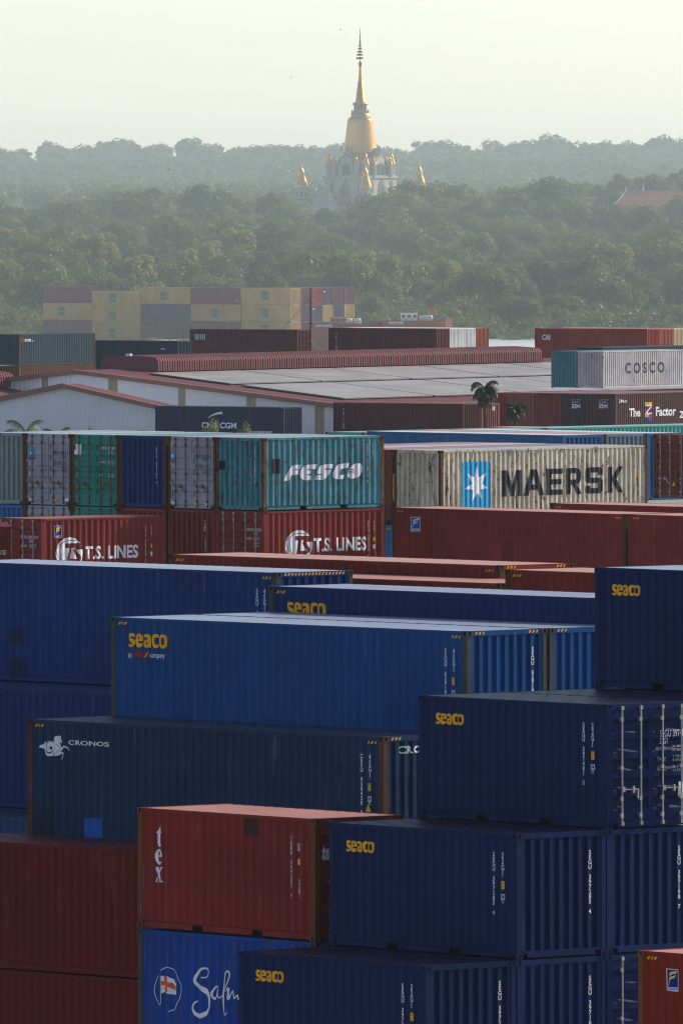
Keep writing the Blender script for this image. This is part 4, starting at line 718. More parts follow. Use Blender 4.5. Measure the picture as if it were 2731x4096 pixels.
# key: (paint, post paint, 'D' doors or 'W' wall on the visible end, detail 2 near 1 mid 0 far, label)
BOX = {
 'A': ('navy', 'navy', 'D', 2, 'navy container with silver door bars, second tier down from the top at the right'),
 'G': ('navy', 'navy', 'W', 2, 'navy container at the bottom centre edge in front of the red one with vertical lettering'),
 'B': ('navy', 'navy', 'W', 2, 'navy container with yellow lettering directly below the one with silver door bars'),
 'four': ('navy', 'navy', 'W', 2, 'navy container topmost at the right edge, standing on the tier with silver door bars'),
 'A2': ('navy', 'navy', 'W', 2, 'navy container showing only its roof in front of the topmost right container'),
 'A3': ('navy', 'navy', 'W', 2, 'navy container supporting the topmost right container, mostly hidden'),
 'five': ('navy', 'navy', 'W', 2, 'navy container behind the topmost right one, only its roof edge visible'),
 'C2': ('navy2', 'navy2', 'W', 2, 'navy container end at the right edge, directly under the doors with silver bars'),
 'B0': ('navy2', 'navy2', 'W', 2, 'navy container end at the bottom, under the end with the long white serial number'),
 'D2': ('navy2', 'navy2', 'D', 2, 'navy container at the bottom with one silver door bar beside the bright red one'),
 'T': ('tex', 'tpost', 'D', 2, 'weathered red container with white vertical lettering and rusty orange corner posts'),
 'SAF': ('saf', 'greypost', 'W', 2, 'bright blue container with white script and a flag emblem at the bottom'),
 'BR': ('br', 'brpost', 'W', 2, 'bright orange-red container cut off at the bottom right corner'),
 'C': ('cro', 'rustpost', 'W', 2, 'slate blue container with a white winged sea horse emblem'),
 'H': ('hna', 'greypost', 'W', 2, 'mid blue long container with large yellow lettering and small red caption'),
 'H2': ('hna', 'greypost', 'W', 2, 'mid blue container end just behind the one with the red caption'),
 'S2': ('s2', 'greypost', 'W', 2, 'dark blue long container with yellow lettering half hidden by a blue roof'),
 'DR': ('dr', 'dr', 'W', 2, 'plain dark red container at the lower left edge, upper of two'),
 'DR2': ('dr', 'dr', 'W', 2, 'plain dark red container at the lower left corner, lower of two'),
 'LN': ('ln', 'greypost', 'W', 2, 'navy container with a full hazard stripe along its end, left edge'),
 'LN2': ('ln2', 'ln2', 'W', 2, 'blue container at the left edge right below the hazard striped one'),
 'LN3': ('ln3', 'ln3', 'W', 2, 'blue container at the left edge peeping out beside the sea horse container'),
 'LNu': ('ln2', 'ln2', 'W', 1, 'blue container hidden behind the hazard striped stack at the left edge, only a dark sliver'),
 'LN2u': ('ln3', 'ln3', 'W', 1, 'blue container at the left edge hidden behind the lowest blue roof strip'),
 'ZR3': ('zred', 'zred', 'W', 1, 'red container end sliver in the gap behind the palm tree'),
 'R14': ('r14', 'rustpost', 'W', 2, 'long red container with sunlit roof behind the hazard striped navy one'),
 'R14c': ('r14', 'rustpost', 'W', 2, 'red container roof strip just right of the hazard striped end'),
 'R14b': ('r14', 'rustpost', 'W', 2, 'red container roof running behind the topmost right navy container'),
 'FES': ('fes', 'fespost', 'W', 2, 'worn teal blue container with slanted white lettering'),
 'MG2': ('mgrey', 'rustpost', 'D', 2, 'grey door end with star emblem next to the worn teal blue container'),
 'APZ': ('apz', 'rustpost', 'W', 2, 'dark blue container end between the grey and green door ends'),
 'GRN': ('green', 'rustpost', 'D', 2, 'green container door end in the weathered upper row'),
 'MG1': ('mgrey', 'rustpost', 'D', 2, 'grey door end with star emblem left of the green doors'),
 'GRY': ('ggrey', 'rustpost', 'W', 2, 'greenish grey container end at the left edge of the weathered row'),
 'FESu': ('ts', 'ts', 'D', 2, 'brick red container with round emblem under the worn teal blue one'),
 'MG2u': ('trh', 'trh', 'W', 2, 'red container end left of the doors under the teal blue container'),
 'APZu': ('trh', 'rustpost', 'W', 2, 'red container end strip under the dark blue end'),
 'GRNu': ('green', 'rustpost', 'D', 2, 'green container top strip under the green doors'),
 'MG1u': ('mgrey', 'rustpost', 'D', 2, 'grey container top strip left of the lower green one'),
 'GRYu': ('bluelow', 'rustpost', 'W', 2, 'blue container top strip at the left edge of the weathered row'),
 'FCI': ('ts', 'ts', 'D', 2, 'brick red container with round emblem and small yellow leaf label, left side'),
 'RDL': ('dr', 'dr', 'D', 2, 'red container door end cut off by the left edge'),
 'R15': ('r15', 'rustpost', 'W', 2, 'plain long red container with a blue label below the rusty white one'),
 'R15b': ('r15', 'r15', 'W', 2, 'plain red container running off the right edge beside the one with the blue label'),
 'R16': ('r16', 'rustpost', 'W', 2, 'red container roof strip at the right edge in front of the rusty white container'),
 'M': ('mae', 'rustpost', 'W', 2, 'rusty cream container with huge dark letters and light blue star panel'),
 'ML': ('mred', 'rustpost', 'D', 2, 'red door end sliver between the teal blue and the rusty cream container'),
 'MLu': ('bluelow', 'rustpost', 'D', 2, 'blue container sliver low in the gap between the red and teal stacks'),
 'M3': ('mae', 'rustpost', 'W', 1, 'pale container roof behind the worn teal blue container, nearer of two'),
 'M4': ('mred', 'rustpost', 'W', 1, 'reddish container roof behind the worn teal blue container, farther of two'),
 'RDR': ('mred', 'rustpost', 'D', 2, 'red door end with a warning triangle at the right edge'),
 'K1': ('k1', 'k1', 'W', 1, 'blue container with pale roof behind the rusty cream container'),
 'K2': ('kgrey', 'rustpost', 'W', 1, 'grey blue container end behind the huge dark letters'),
 'K3': ('k1', 'k1', 'W', 1, 'bright blue container end beside the red doors at the right edge'),
 'TE1': ('teal', 'rustpost', 'W', 1, 'pale teal container roof starting behind the worn teal blue container'),
 'TE2': ('teal', 'rustpost', 'W', 1, 'green container roof strip at the right, beyond the blue roofs'),
 'RR': ('r16', 'rustpost', 'W', 1, 'red container roof strip just below the palm trees'),
 'RR2': ('r16', 'rustpost', 'W', 1, 'red container roof strip at the right edge below the coloured letter'),
 'CMA': ('cma', 'cma', 'W', 1, 'dark navy container with white capitals in front of the white gable'),
 'TM': ('tri', 'tri', 'W', 1, 'maroon container with vertical letters in front of the warehouse'),
 'TM2': ('trired', 'trired', 'W', 1, 'red container end beside the palm tree'),
 'ZF': ('zim', 'zim', 'W', 1, 'brown container with a mosaic coloured letter on its side'),
 'ZI2': ('zimd', 'zimd', 'W', 1, 'dark container end with stars, left of two such ends'),
 'ZI1': ('zred', 'zred', 'W', 1, 'red container end left of the dark ends with stars'),
 'ZR2': ('trired', 'trired', 'W', 1, 'red container end just right of the palm tree'),
 'COS': ('cos', 'cosw', 'W', 1, 'white container with dark blue capitals at the right edge'),
 'COW': ('cteal', 'cteal', 'W', 1, 'teal container end left of the rusty white end'),
 'CO3': ('nyk', 'nyk', 'W', 1, 'dark container roof behind the white one with blue capitals'),
 'NVS': ('cma', 'cma', 'W', 1, 'small navy container corner below the teal end'),
 'NYK': ('nyk', 'rustpost', 'W', 1, 'dark green container standing alone at the far left edge'),
 'NYKu': ('brownred', 'brownred', 'W', 1, 'brown container under the dark green one at the far left'),
 'TR2': ('tri', 'tri', 'W', 1, 'maroon container with vertical letters behind the warehouse ridge'),
 'TRb': ('white', 'white', 'W', 1, 'white container end nearest the maroon container behind the ridge'),
 'TRc': ('white', 'white', 'W', 1, 'white container end next to the river gap, second of two'),
 'TRd': ('orange', 'rustpost', 'W', 1, 'orange red container end closest to the river gap'),
 'LOG': ('logo', 'logo', 'W', 1, 'maroon container with pale logo beside the thin mast'),
 'NAV': ('cma', 'cma', 'W', 1, 'navy container between the dark green one and the maroon one with pale logo'),
 'CAI': ('cai', 'cai', 'W', 1, 'red container with three white letters right of the river gap'),
 'CAb': ('orange', 'orange', 'W', 1, 'orange container end behind the white lettered red one'),
 'CAc': ('beige', 'orange', 'W', 1, 'beige and orange container end at the right edge beside the river'),
 'MS00': ('mscr', 'mscr', 'W', 0, 'hazy maroon container side, top row on the barge, first from left'),
 'MS01': ('mscy', 'mscy', 'W', 0, 'hazy yellow container side, top row on the barge, second from left'),
 'MS02': ('mscy', 'mscy', 'W', 0, 'hazy yellow container side, top row on the barge, third from left'),
 'MS03': ('mscr', 'mscr', 'W', 0, 'hazy maroon container side, top row on the barge, fourth from left'),
 'MS04': ('mscy', 'mscy', 'W', 0, 'hazy yellow container side, top row on the barge, fifth from left'),
 'MS10': ('mscy', 'mscy', 'W', 0, 'hazy yellow container side, middle row on the barge, first from left'),
 'MS11': ('mscy', 'mscy', 'W', 0, 'hazy yellow container side, middle row on the barge, second from left'),
 'MS12': ('mscd', 'mscd', 'W', 0, 'hazy dark purple container side, middle row on the barge, third from left'),
 'MS13': ('mscy', 'mscy', 'W', 0, 'hazy yellow container side, middle row on the barge, fourth from left'),
 'MS14': ('mscy', 'mscy', 'W', 0, 'hazy yellow container side, middle row on the barge, fifth from left'),
 'MS20': ('mscr', 'mscr', 'W', 0, 'hazy maroon container side, bottom row on the barge, first from left'),
 'MS21': ('mscy', 'mscy', 'W', 0, 'hazy yellow container side, bottom row on the barge, second from left'),
 'MS22': ('mscr', 'mscr', 'W', 0, 'hazy maroon container side, bottom row on the barge, third from left'),
 'MS23': ('mscr', 'mscr', 'W', 0, 'hazy maroon container side, bottom row on the barge, fourth from left'),
 'MS24': ('mscy', 'mscy', 'W', 0, 'hazy yellow container side, bottom row on the barge, fifth from left'),
 'ME01': ('mscr', 'mscr', 'W', 0, 'hazy maroon container end, top row on the barge, first end from the long sides'),
 'ME02': ('mscrr', 'mscrr', 'W', 0, 'hazy crimson container end, top row on the barge, second end from the long sides'),
 'ME03': ('mscd', 'mscd', 'W', 0, 'hazy dark purple container end, top row on the barge, third end from the long sides'),
 'ME04': ('mscr', 'mscr', 'W', 0, 'hazy maroon container end, top row on the barge, fourth end from the long sides'),
 'ME05': ('mscr', 'mscr', 'W', 0, 'hazy maroon container end, top row on the barge, fifth end from the long sides'),
 'ME11': ('mscd', 'mscd', 'W', 0, 'hazy dark purple container end, middle row on the barge, first end from the long sides'),
 'ME12': ('mscd', 'mscd', 'W', 0, 'hazy dark purple container end, middle row on the barge, second end from the long sides'),
 'ME13': ('mscy', 'mscy', 'W', 0, 'hazy yellow container end, middle row on the barge, third end from the long sides'),
 'ME14': ('mscd', 'mscd', 'W', 0, 'hazy dark purple container end, middle row on the barge, fourth end from the long sides'),
 'ME15': ('mscy', 'mscy', 'W', 0, 'hazy yellow container end, middle row on the barge, fifth end from the long sides'),
 'ME21': ('mscr', 'mscr', 'W', 0, 'hazy maroon container end, bottom row on the barge, first end from the long sides'),
 'ME22': ('mscr', 'mscr', 'W', 0, 'hazy maroon container end, bottom row on the barge, second end from the long sides'),
}

def uv_profile(kind, face, key):
    k, x, y, z, rot, L, H = LAYOUT[key]
    if face == 'S': return 'u', side_prof(L)
    if BOX[key][2] == 'D': return 'd', door_prof(H)
    return 'u', END_PROF

def curve_mesh(polys):
    cu = bpy.data.curves.new('marking', 'CURVE'); cu.dimensions = '2D'; cu.fill_mode = 'BOTH'
    for pts in polys:
        s = cu.splines.new('POLY'); s.points.add(len(pts) - 1)
        for p, q in zip(s.points, pts): p.co = (q[0], -q[1], 0, 1)
        s.use_cyclic_u = True
    o = bpy.data.objects.new('marking', cu); me = bpy.data.meshes.new_from_object(o)
    bpy.data.objects.remove(o); bpy.data.curves.remove(cu); return me
TXT = {}
def text_mesh(s, rect, off):
    ck = (s, off)
    if ck not in TXT:
        cu = bpy.data.curves.new('lettering', 'FONT'); cu.resolution_u = 3; cu.offset = off
        if s.startswith('V:'):
            cu.body = '\n'.join(c if c != ' ' else ' ' for c in s[2:]); cu.align_x = 'CENTER'; cu.space_line = 0.80; cu.offset = .018
        else: cu.body = s
        o = bpy.data.objects.new('lettering', cu); me = bpy.data.meshes.new_from_object(o)
        bpy.data.objects.remove(o); bpy.data.curves.remove(cu)
        TXT[ck] = me
    me = TXT[ck].copy(); n = len(me.vertices); co = np.empty(n * 3); me.vertices.foreach_get('co', co); co = co.reshape(-1, 3)
    lo, hi = co[:, :2].min(0), co[:, :2].max(0); u0, v0, u1, v1 = rect
    co[:, 0] = u0 + (co[:, 0] - lo[0]) / (hi[0] - lo[0]) * (u1 - u0)
    co[:, 1] = -v1 + (co[:, 1] - lo[1]) / (hi[1] - lo[1]) * (v1 - v0)
    me.vertices.foreach_set('co', co.ravel()); return me
def ribbon_mesh(lines):
    v = []; f = []
    for li, ln in enumerate(lines):
        pts = []
        P = [np.array(p) for p in ln]
        for i in range(len(P) - 1):
            a, b, c, d = P[max(i - 1, 0)], P[i], P[i + 1], P[min(i + 2, len(P) - 1)]
            for k in range(4):
                t = k / 4; pts.append(0.5 * (2 * b + (c - a) * t + (2 * a - 5 * b + 4 * c - d) * t * t + (3 * b - a - 3 * c + d) * t ** 3))
        pts.append(P[-1]); base = len(v)
        for i, p in enumerate(pts):
            t = pts[min(i + 1, len(pts) - 1)][:2] - pts[max(i - 1, 0)][:2]; t = t / (np.linalg.norm(t) + 1e-9); n = np.array((-t[1], t[0])) * max(p[2], .006) / 2
            z = li * .0008 + i * 2e-5
            v += [(p[0] + n[0], -(p[1] + n[1]), z), (p[0] - n[0], -(p[1] - n[1]), z)]
        f += [(base + 2 * i, base + 2 * i + 1, base + 2 * i + 3, base + 2 * i + 2) for i in range(len(pts) - 1)]
    me = bpy.data.meshes.new('marking'); me.from_pydata(v, [], f); return me
def box_outline(rect, w):
    u0, v0, u1, v1 = rect
    return [[(u0, v0), (u1, v0), (u1, v1), (u0, v1)], [(u0 + w, v0 + w), (u1 - w, v0 + w), (u1 - w, v1 - w), (u0 + w, v1 - w)]]

ROOTS = {}; LAYER = {}
def wrap_marking(me, key, face, name, mat):
    kind, x, y, z, rot, L, H = LAYOUT[key]; mode, prof = uv_profile(kind, face, key)
    bm = bmesh.new(); bm.from_mesh(me); bpy.data.meshes.remove(me)
    us = [v.co.x for v in bm.verts]; vs = [v.co.y for v in bm.verts]
    for b, _ in prof:
        if mode == 'u' and min(us) < b < max(us): co, no = (b, 0, 0), (1, 0, 0)
        elif mode == 'd' and min(vs) < b - H < max(vs): co, no = (0, b - H, 0), (0, 1, 0)
        else: continue
        bmesh.ops.bisect_plane(bm, geom=bm.verts[:] + bm.edges[:] + bm.faces[:], plane_co=co, plane_no=no, dist=1e-5)
    i = LAYER.get((key, face), 0); LAYER[(key, face)] = i + 1; off = .003 + .0009 * i
    for v in bm.verts:
        u, vv, ex = v.co; d = depth_at(prof, u if mode == 'u' else H + vv) * (.6 if face == 'S' else .3 if mode == 'd' else .8)
        if face == 'S': v.co = (-L / 2 + u, -W2 + .019 + d - off - ex, H + vv)
        elif kind == 0: v.co = (L / 2 - .02 - d + off + ex, -W2 + u, H + vv)
        else: v.co = (-L / 2 + .02 + d - off - ex, W2 - u, H + vv)
    me = bpy.data.meshes.new(name); bm.to_mesh(me); bm.free()
    link(name, me, (mat,), ROOTS[key])

def stripes(face, L, right):
    """hazard stripe decal polygons near a top corner of the side"""
    o = []; x0 = L - .56 if right else .24
    for i in range(3): o.append([(x0 + i * .11 + .045, .105), (x0 + i * .11 + .10, .105), (x0 + i * .11 + .055, .17), (x0 + i * .11, .17)])
    return o

def build_container(key):
    pk, post, ends, lod, label = BOX[key]
    kind, x, y, z, rot, L, H = LAYOUT[key]
    root = empty('shipping_container', (x, y, z), R(rot)); ROOTS[key] = root
    tag(root, label, 'container', GROUPS.get(key))
    pm = paint(*PT[pk]); qm = paint(*PT[post])
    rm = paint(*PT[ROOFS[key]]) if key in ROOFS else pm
    cast = lod == 2
    link('frame', cached(('f', L, H, cast), lambda: frame_mesh(L, H, cast)), (pm, qm, M['dark']), root)
    sm = cached(('s', L, H), lambda: side_mesh(L, H))
    link('side_panel', sm, (pm,), root); link('side_panel', sm, (pm,), root, rz=math.pi)
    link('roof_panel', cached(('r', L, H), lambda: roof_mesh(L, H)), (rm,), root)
    vis = 0.0 if kind == 0 else math.pi
    em = cached(('e', L, H), lambda: end_mesh(L, H))
    if ends == 'D':
        link('end_panel', em, (pm,), root, rz=math.pi - vis)
        for s in (-1, 1):
            d = link('door', cached(('d', L, H, s), lambda: door_mesh(L, H, s)), (pm, M['rubber']), root, rz=vis)
            if lod >= 1:
                for yb in ((.30, .82) if s > 0 else (-.82, -.30)):
                    bmat = M['steel'] if key in ('A', 'D2', 'FESu', 'FCI', 'RDR') else M['ruststeel']
                    link('locking_bar', cached(('b', L, H, yb), lambda: bar_mesh(L, H, yb)), (bmat,), d)
                link('handle', cached(('h', L, H, s), lambda: handle_mesh(L, H, .30 if s > 0 else -.82)), (bmat,), d)
    else:
        link('end_panel', em, (pm,), root); link('end_panel', em, (pm,), root, rz=math.pi)
    if cast:
        cm = cached('c', casting_mesh)
        for sx in (-1, 1):
            for sy in (-1, 1):
                for sz in (0, 1):
                    link('corner_casting', cm, (qm, M['dark']), root, (sx * (L / 2 - .086), sy * (W2 - .078), .059 if not sz else H - .059))
    elif lod == 1 and H > 2.7: pass
    if lod == 2 and H > 2.7 and key not in ('DR', 'DR2', 'H2'):
        for right in (False, True):
            pl = stripes('S', L, right)
            LAYER[(key, 'S')] = LAYER.get((key, 'S'), 0)
            wrap_marking(curve_mesh(pl), key, 'S', 'warning_stripe', DM['amber'])

GROUPS = {
 'A': 'navy containers in the front stair stack',
 'G': 'navy containers in the front stair stack',
 'B': 'navy containers in the front stair stack',
 'four': 'navy containers in the front stair stack',
 'A2': 'navy containers in the front stair stack',
 'A3': 'navy containers in the front stair stack',
 'five': 'navy containers in the front stair stack',
 'C2': 'navy containers in the front stair stack',
 'B0': 'navy containers in the front stair stack',
 'D2': 'navy containers in the front stair stack',
 'T': 'containers stacked in the yard',
 'SAF': 'containers stacked in the yard',
 'BR': 'containers stacked in the yard',
 'C': 'containers stacked in the yard',
 'H': 'containers stacked in the yard',
 'H2': 'containers stacked in the yard',
 'S2': 'containers stacked in the yard',
 'DR': 'containers stacked in the yard',
 'DR2': 'containers stacked in the yard',
 'LN': 'containers stacked in the yard',
 'LN2': 'containers stacked in the yard',
 'LN3': 'containers stacked in the yard',
 'LNu': 'containers stacked in the yard',
 'LN2u': 'containers stacked in the yard',
 'ZR3': 'containers stacked in the yard',
 'R14': 'containers stacked in the yard',
 'R14c': 'containers stacked in the yard',
 'R14b': 'containers stacked in the yard',
 'FES': 'containers stacked in the yard',
 'MG2': 'containers stacked in the yard',
 'APZ': 'containers stacked in the yard',
 'GRN': 'containers stacked in the yard',
 'MG1': 'containers stacked in the yard',
 'GRY': 'containers stacked in the yard',
 'FESu': 'containers stacked in the yard',
 'MG2u': 'containers stacked in the yard',
 'APZu': 'containers stacked in the yard',
 'GRNu': 'containers stacked in the yard',
 'MG1u': 'containers stacked in the yard',
 'GRYu': 'containers stacked in the yard',
 'FCI': 'containers stacked in the yard',
 'RDL': 'containers stacked in the yard',
 'R15': 'containers stacked in the yard',
 'R15b': 'containers stacked in the yard',
 'R16': 'containers stacked in the yard',
 'M': 'containers stacked in the yard',
 'ML': 'containers stacked in the yard',
 'MLu': 'containers stacked in the yard',
 'M3': 'containers stacked in the yard',
 'M4': 'containers stacked in the yard',
 'RDR': 'containers stacked in the yard',
 'K1': 'containers stacked in the yard',
 'K2': 'containers stacked in the yard',
 'K3': 'containers stacked in the yard',
 'TE1': 'containers stacked in the yard',
 'TE2': 'containers stacked in the yard',
 'RR': 'containers stacked in the yard',
 'RR2': 'containers stacked in the yard',
 'CMA': 'containers stacked in the yard',
 'TM': 'containers stacked in the yard',
 'TM2': 'containers stacked in the yard',
 'ZF': 'containers stacked in the yard',
 'ZI2': 'containers stacked in the yard',
 'ZI1': 'containers stacked in the yard',
 'ZR2': 'containers stacked in the yard',
 'COS': 'containers stacked in the yard',
 'COW': 'containers stacked in the yard',
 'CO3': 'containers stacked in the yard',
 'NVS': 'containers stacked in the yard',
 'NYK': 'containers stacked in the yard',
 'NYKu': 'containers stacked in the yard',
 'TR2': 'containers stacked in the yard',
 'TRb': 'containers stacked in the yard',
 'TRc': 'containers stacked in the yard',
 'TRd': 'containers stacked in the yard',
 'LOG': 'containers stacked in the yard',
 'NAV': 'containers stacked in the yard',
 'CAI': 'containers stacked in the yard',
 'CAb': 'containers stacked in the yard',
 'CAc': 'containers stacked in the yard',
 'MS00': 'containers stacked on the barge',
 'MS01': 'containers stacked on the barge',
 'MS02': 'containers stacked on the barge',
 'MS03': 'containers stacked on the barge',
 'MS04': 'containers stacked on the barge',
 'MS10': 'containers stacked on the barge',
 'MS11': 'containers stacked on the barge',
 'MS12': 'containers stacked on the barge',
 'MS13': 'containers stacked on the barge',
 'MS14': 'containers stacked on the barge',
 'MS20': 'containers stacked on the barge',
 'MS21': 'containers stacked on the barge',
 'MS22': 'containers stacked on the barge',
 'MS23': 'containers stacked on the barge',
 'MS24': 'containers stacked on the barge',
 'ME01': 'containers stacked on the barge',
 'ME02': 'containers stacked on the barge',
 'ME03': 'containers stacked on the barge',
 'ME04': 'containers stacked on the barge',
 'ME05': 'containers stacked on the barge',
 'ME11': 'containers stacked on the barge',
 'ME12': 'containers stacked on the barge',
 'ME13': 'containers stacked on the barge',
 'ME14': 'containers stacked on the barge',
 'ME15': 'containers stacked on the barge',
 'ME21': 'containers stacked on the barge',
 'ME22': 'containers stacked on the barge',
}
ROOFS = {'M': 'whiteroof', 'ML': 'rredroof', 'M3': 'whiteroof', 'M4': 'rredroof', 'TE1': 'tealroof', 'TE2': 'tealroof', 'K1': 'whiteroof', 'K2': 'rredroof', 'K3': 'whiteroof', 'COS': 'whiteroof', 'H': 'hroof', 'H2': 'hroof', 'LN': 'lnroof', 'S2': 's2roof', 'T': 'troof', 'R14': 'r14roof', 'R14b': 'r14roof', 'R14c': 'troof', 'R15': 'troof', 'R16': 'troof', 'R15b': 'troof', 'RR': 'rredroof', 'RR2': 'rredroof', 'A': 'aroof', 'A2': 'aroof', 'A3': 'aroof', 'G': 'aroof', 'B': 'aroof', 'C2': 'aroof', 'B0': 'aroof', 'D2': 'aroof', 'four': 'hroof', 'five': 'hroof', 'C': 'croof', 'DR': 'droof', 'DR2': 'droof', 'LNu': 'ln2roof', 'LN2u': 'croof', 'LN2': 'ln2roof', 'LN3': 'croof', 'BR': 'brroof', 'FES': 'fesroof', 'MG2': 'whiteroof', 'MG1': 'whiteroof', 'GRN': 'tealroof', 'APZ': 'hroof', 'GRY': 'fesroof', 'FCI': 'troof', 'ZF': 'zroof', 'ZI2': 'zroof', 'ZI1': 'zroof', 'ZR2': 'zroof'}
for k in BOX: build_container(k)
for d in DECALS:
    key, face, typ = d[0], d[1], d[2]
    if key not in BOX: continue
    mat = lambda c: paint(*PT[BOX[key][0]]) if c == '@' else DM[c]
    if typ == 'P': wrap_marking(curve_mesh(d[3]), key, face, d[5], mat(d[4]))
    elif typ == 'T': wrap_marking(text_mesh(d[4], d[3], d[7]), key, face, d[6], mat(d[5]))
    elif typ == 'K': wrap_marking(ribbon_mesh(d[3]), key, face, d[5], mat(d[4]))
    elif typ == 'F': wrap_marking(curve_mesh(box_outline(d[3], d[4])), key, face, d[6], mat(d[5]))
# hazard stripes on end headers, painted on the flat header beam of the 9 ft 6 boxes
def header_stripes(key, full):
    kind, x, y, z, rot, L, H = LAYOUT[key]; b = MB(); n = 18
    for i in range(n):
        if not full and 3 <= i <= n - 4: continue
        y0 = -W2 + .24 + i * (2 * W2 - .48) / n; X = L / 2 - .010 + .003
        b.quad((X, y0, H - .085), (X, y0 + .05, H - .085), (X, y0 + .085, H - .025), (X, y0 + .035, H - .025))
    link('warning_stripe', b.mesh('warning_stripe'), (DM['amber'],), ROOTS[key], rz=0 if kind == 0 else math.pi)
for k in ('H', 'H2', 'C', 'R14', 'M'): header_stripes(k, False)
header_stripes('LN', True)
# ------------------------------------------------------------------ ground, river, terrain
GROUND = 7.0
def hill(x, y):
    if y < 1480: z = GROUND
    elif y < 1540: z = GROUND - (GROUND + 3) * (y - 1480) / 60
    elif y < 2180: z = -3.0
    elif y < 2215: z = -3.0 + 4.5 * (y - 2180) / 35
    elif y < 2900: z = 1.5 + 13.0 * (y - 2215) / 685
    elif y < 4100: z = 14.5 + 3.5 * (y - 2900) / 1200
    elif y < 5050: z = 18.0 + 15.5 * (y - 4100) / 950
    else: z = 33.5 - 14 * min(1, (y - 5050) / 500)
    if y > 2250: z += 0.9 * math.sin(x * .021 + y * .004) + 0.7 * math.sin(x * .05 - y * .011)
    return z
xs = np.linspace(-420, 420, 43); ys = np.concatenate([np.array([-60., 0, 200, 600, 1000, 1400]), np.arange(1480, 5600, 35.)])
v = [(x, y, hill(x, y)) for y in ys for x in xs]; nx = len(xs)
f = [(j * nx + i, j * nx + i + 1, (j + 1) * nx + i + 1, (j + 1) * nx + i) for j in range(len(ys) - 1) for i in range(nx - 1)]
fy = [q for q in f if v[q[2]][1] <= 1481]; fh = [q for q in f if v[q[2]][1] > 1481]
M['soil'] = simple('forest_floor', (0.016, 0.026, 0.009), 0.95, 0, 0.3, 0.05)
for nm, ff, mt in (('ground', fy, M['concrete']), ('hills', fh, M['soil'])):
    me = bpy.data.meshes.new(nm); me.from_pydata(v, [], ff); me.update(); o = link(nm, me, (mt,)); tag(o, kind='structure')
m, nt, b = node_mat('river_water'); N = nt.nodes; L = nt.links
b.inputs['Base Color'].default_value = (0.60, 0.64, 0.68, 1); b.inputs['Roughness'].default_value = 0.3  # pale base colour stands in for sky glitter on the ripples
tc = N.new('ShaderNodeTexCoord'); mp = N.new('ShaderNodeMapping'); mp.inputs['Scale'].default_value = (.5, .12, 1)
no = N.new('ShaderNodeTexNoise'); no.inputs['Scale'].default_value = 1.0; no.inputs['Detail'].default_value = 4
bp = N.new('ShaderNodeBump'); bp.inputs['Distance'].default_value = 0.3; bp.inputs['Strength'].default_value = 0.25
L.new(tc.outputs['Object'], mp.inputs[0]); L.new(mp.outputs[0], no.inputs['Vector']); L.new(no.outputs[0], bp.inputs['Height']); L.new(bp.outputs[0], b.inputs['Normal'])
wb = MB(); wb.quad((-420, 1500, 0), (420, 1500, 0), (420, 2230, 0), (-420, 2230, 0)); o = link('river', wb.mesh('river'), (m,)); tag(o, kind='structure')

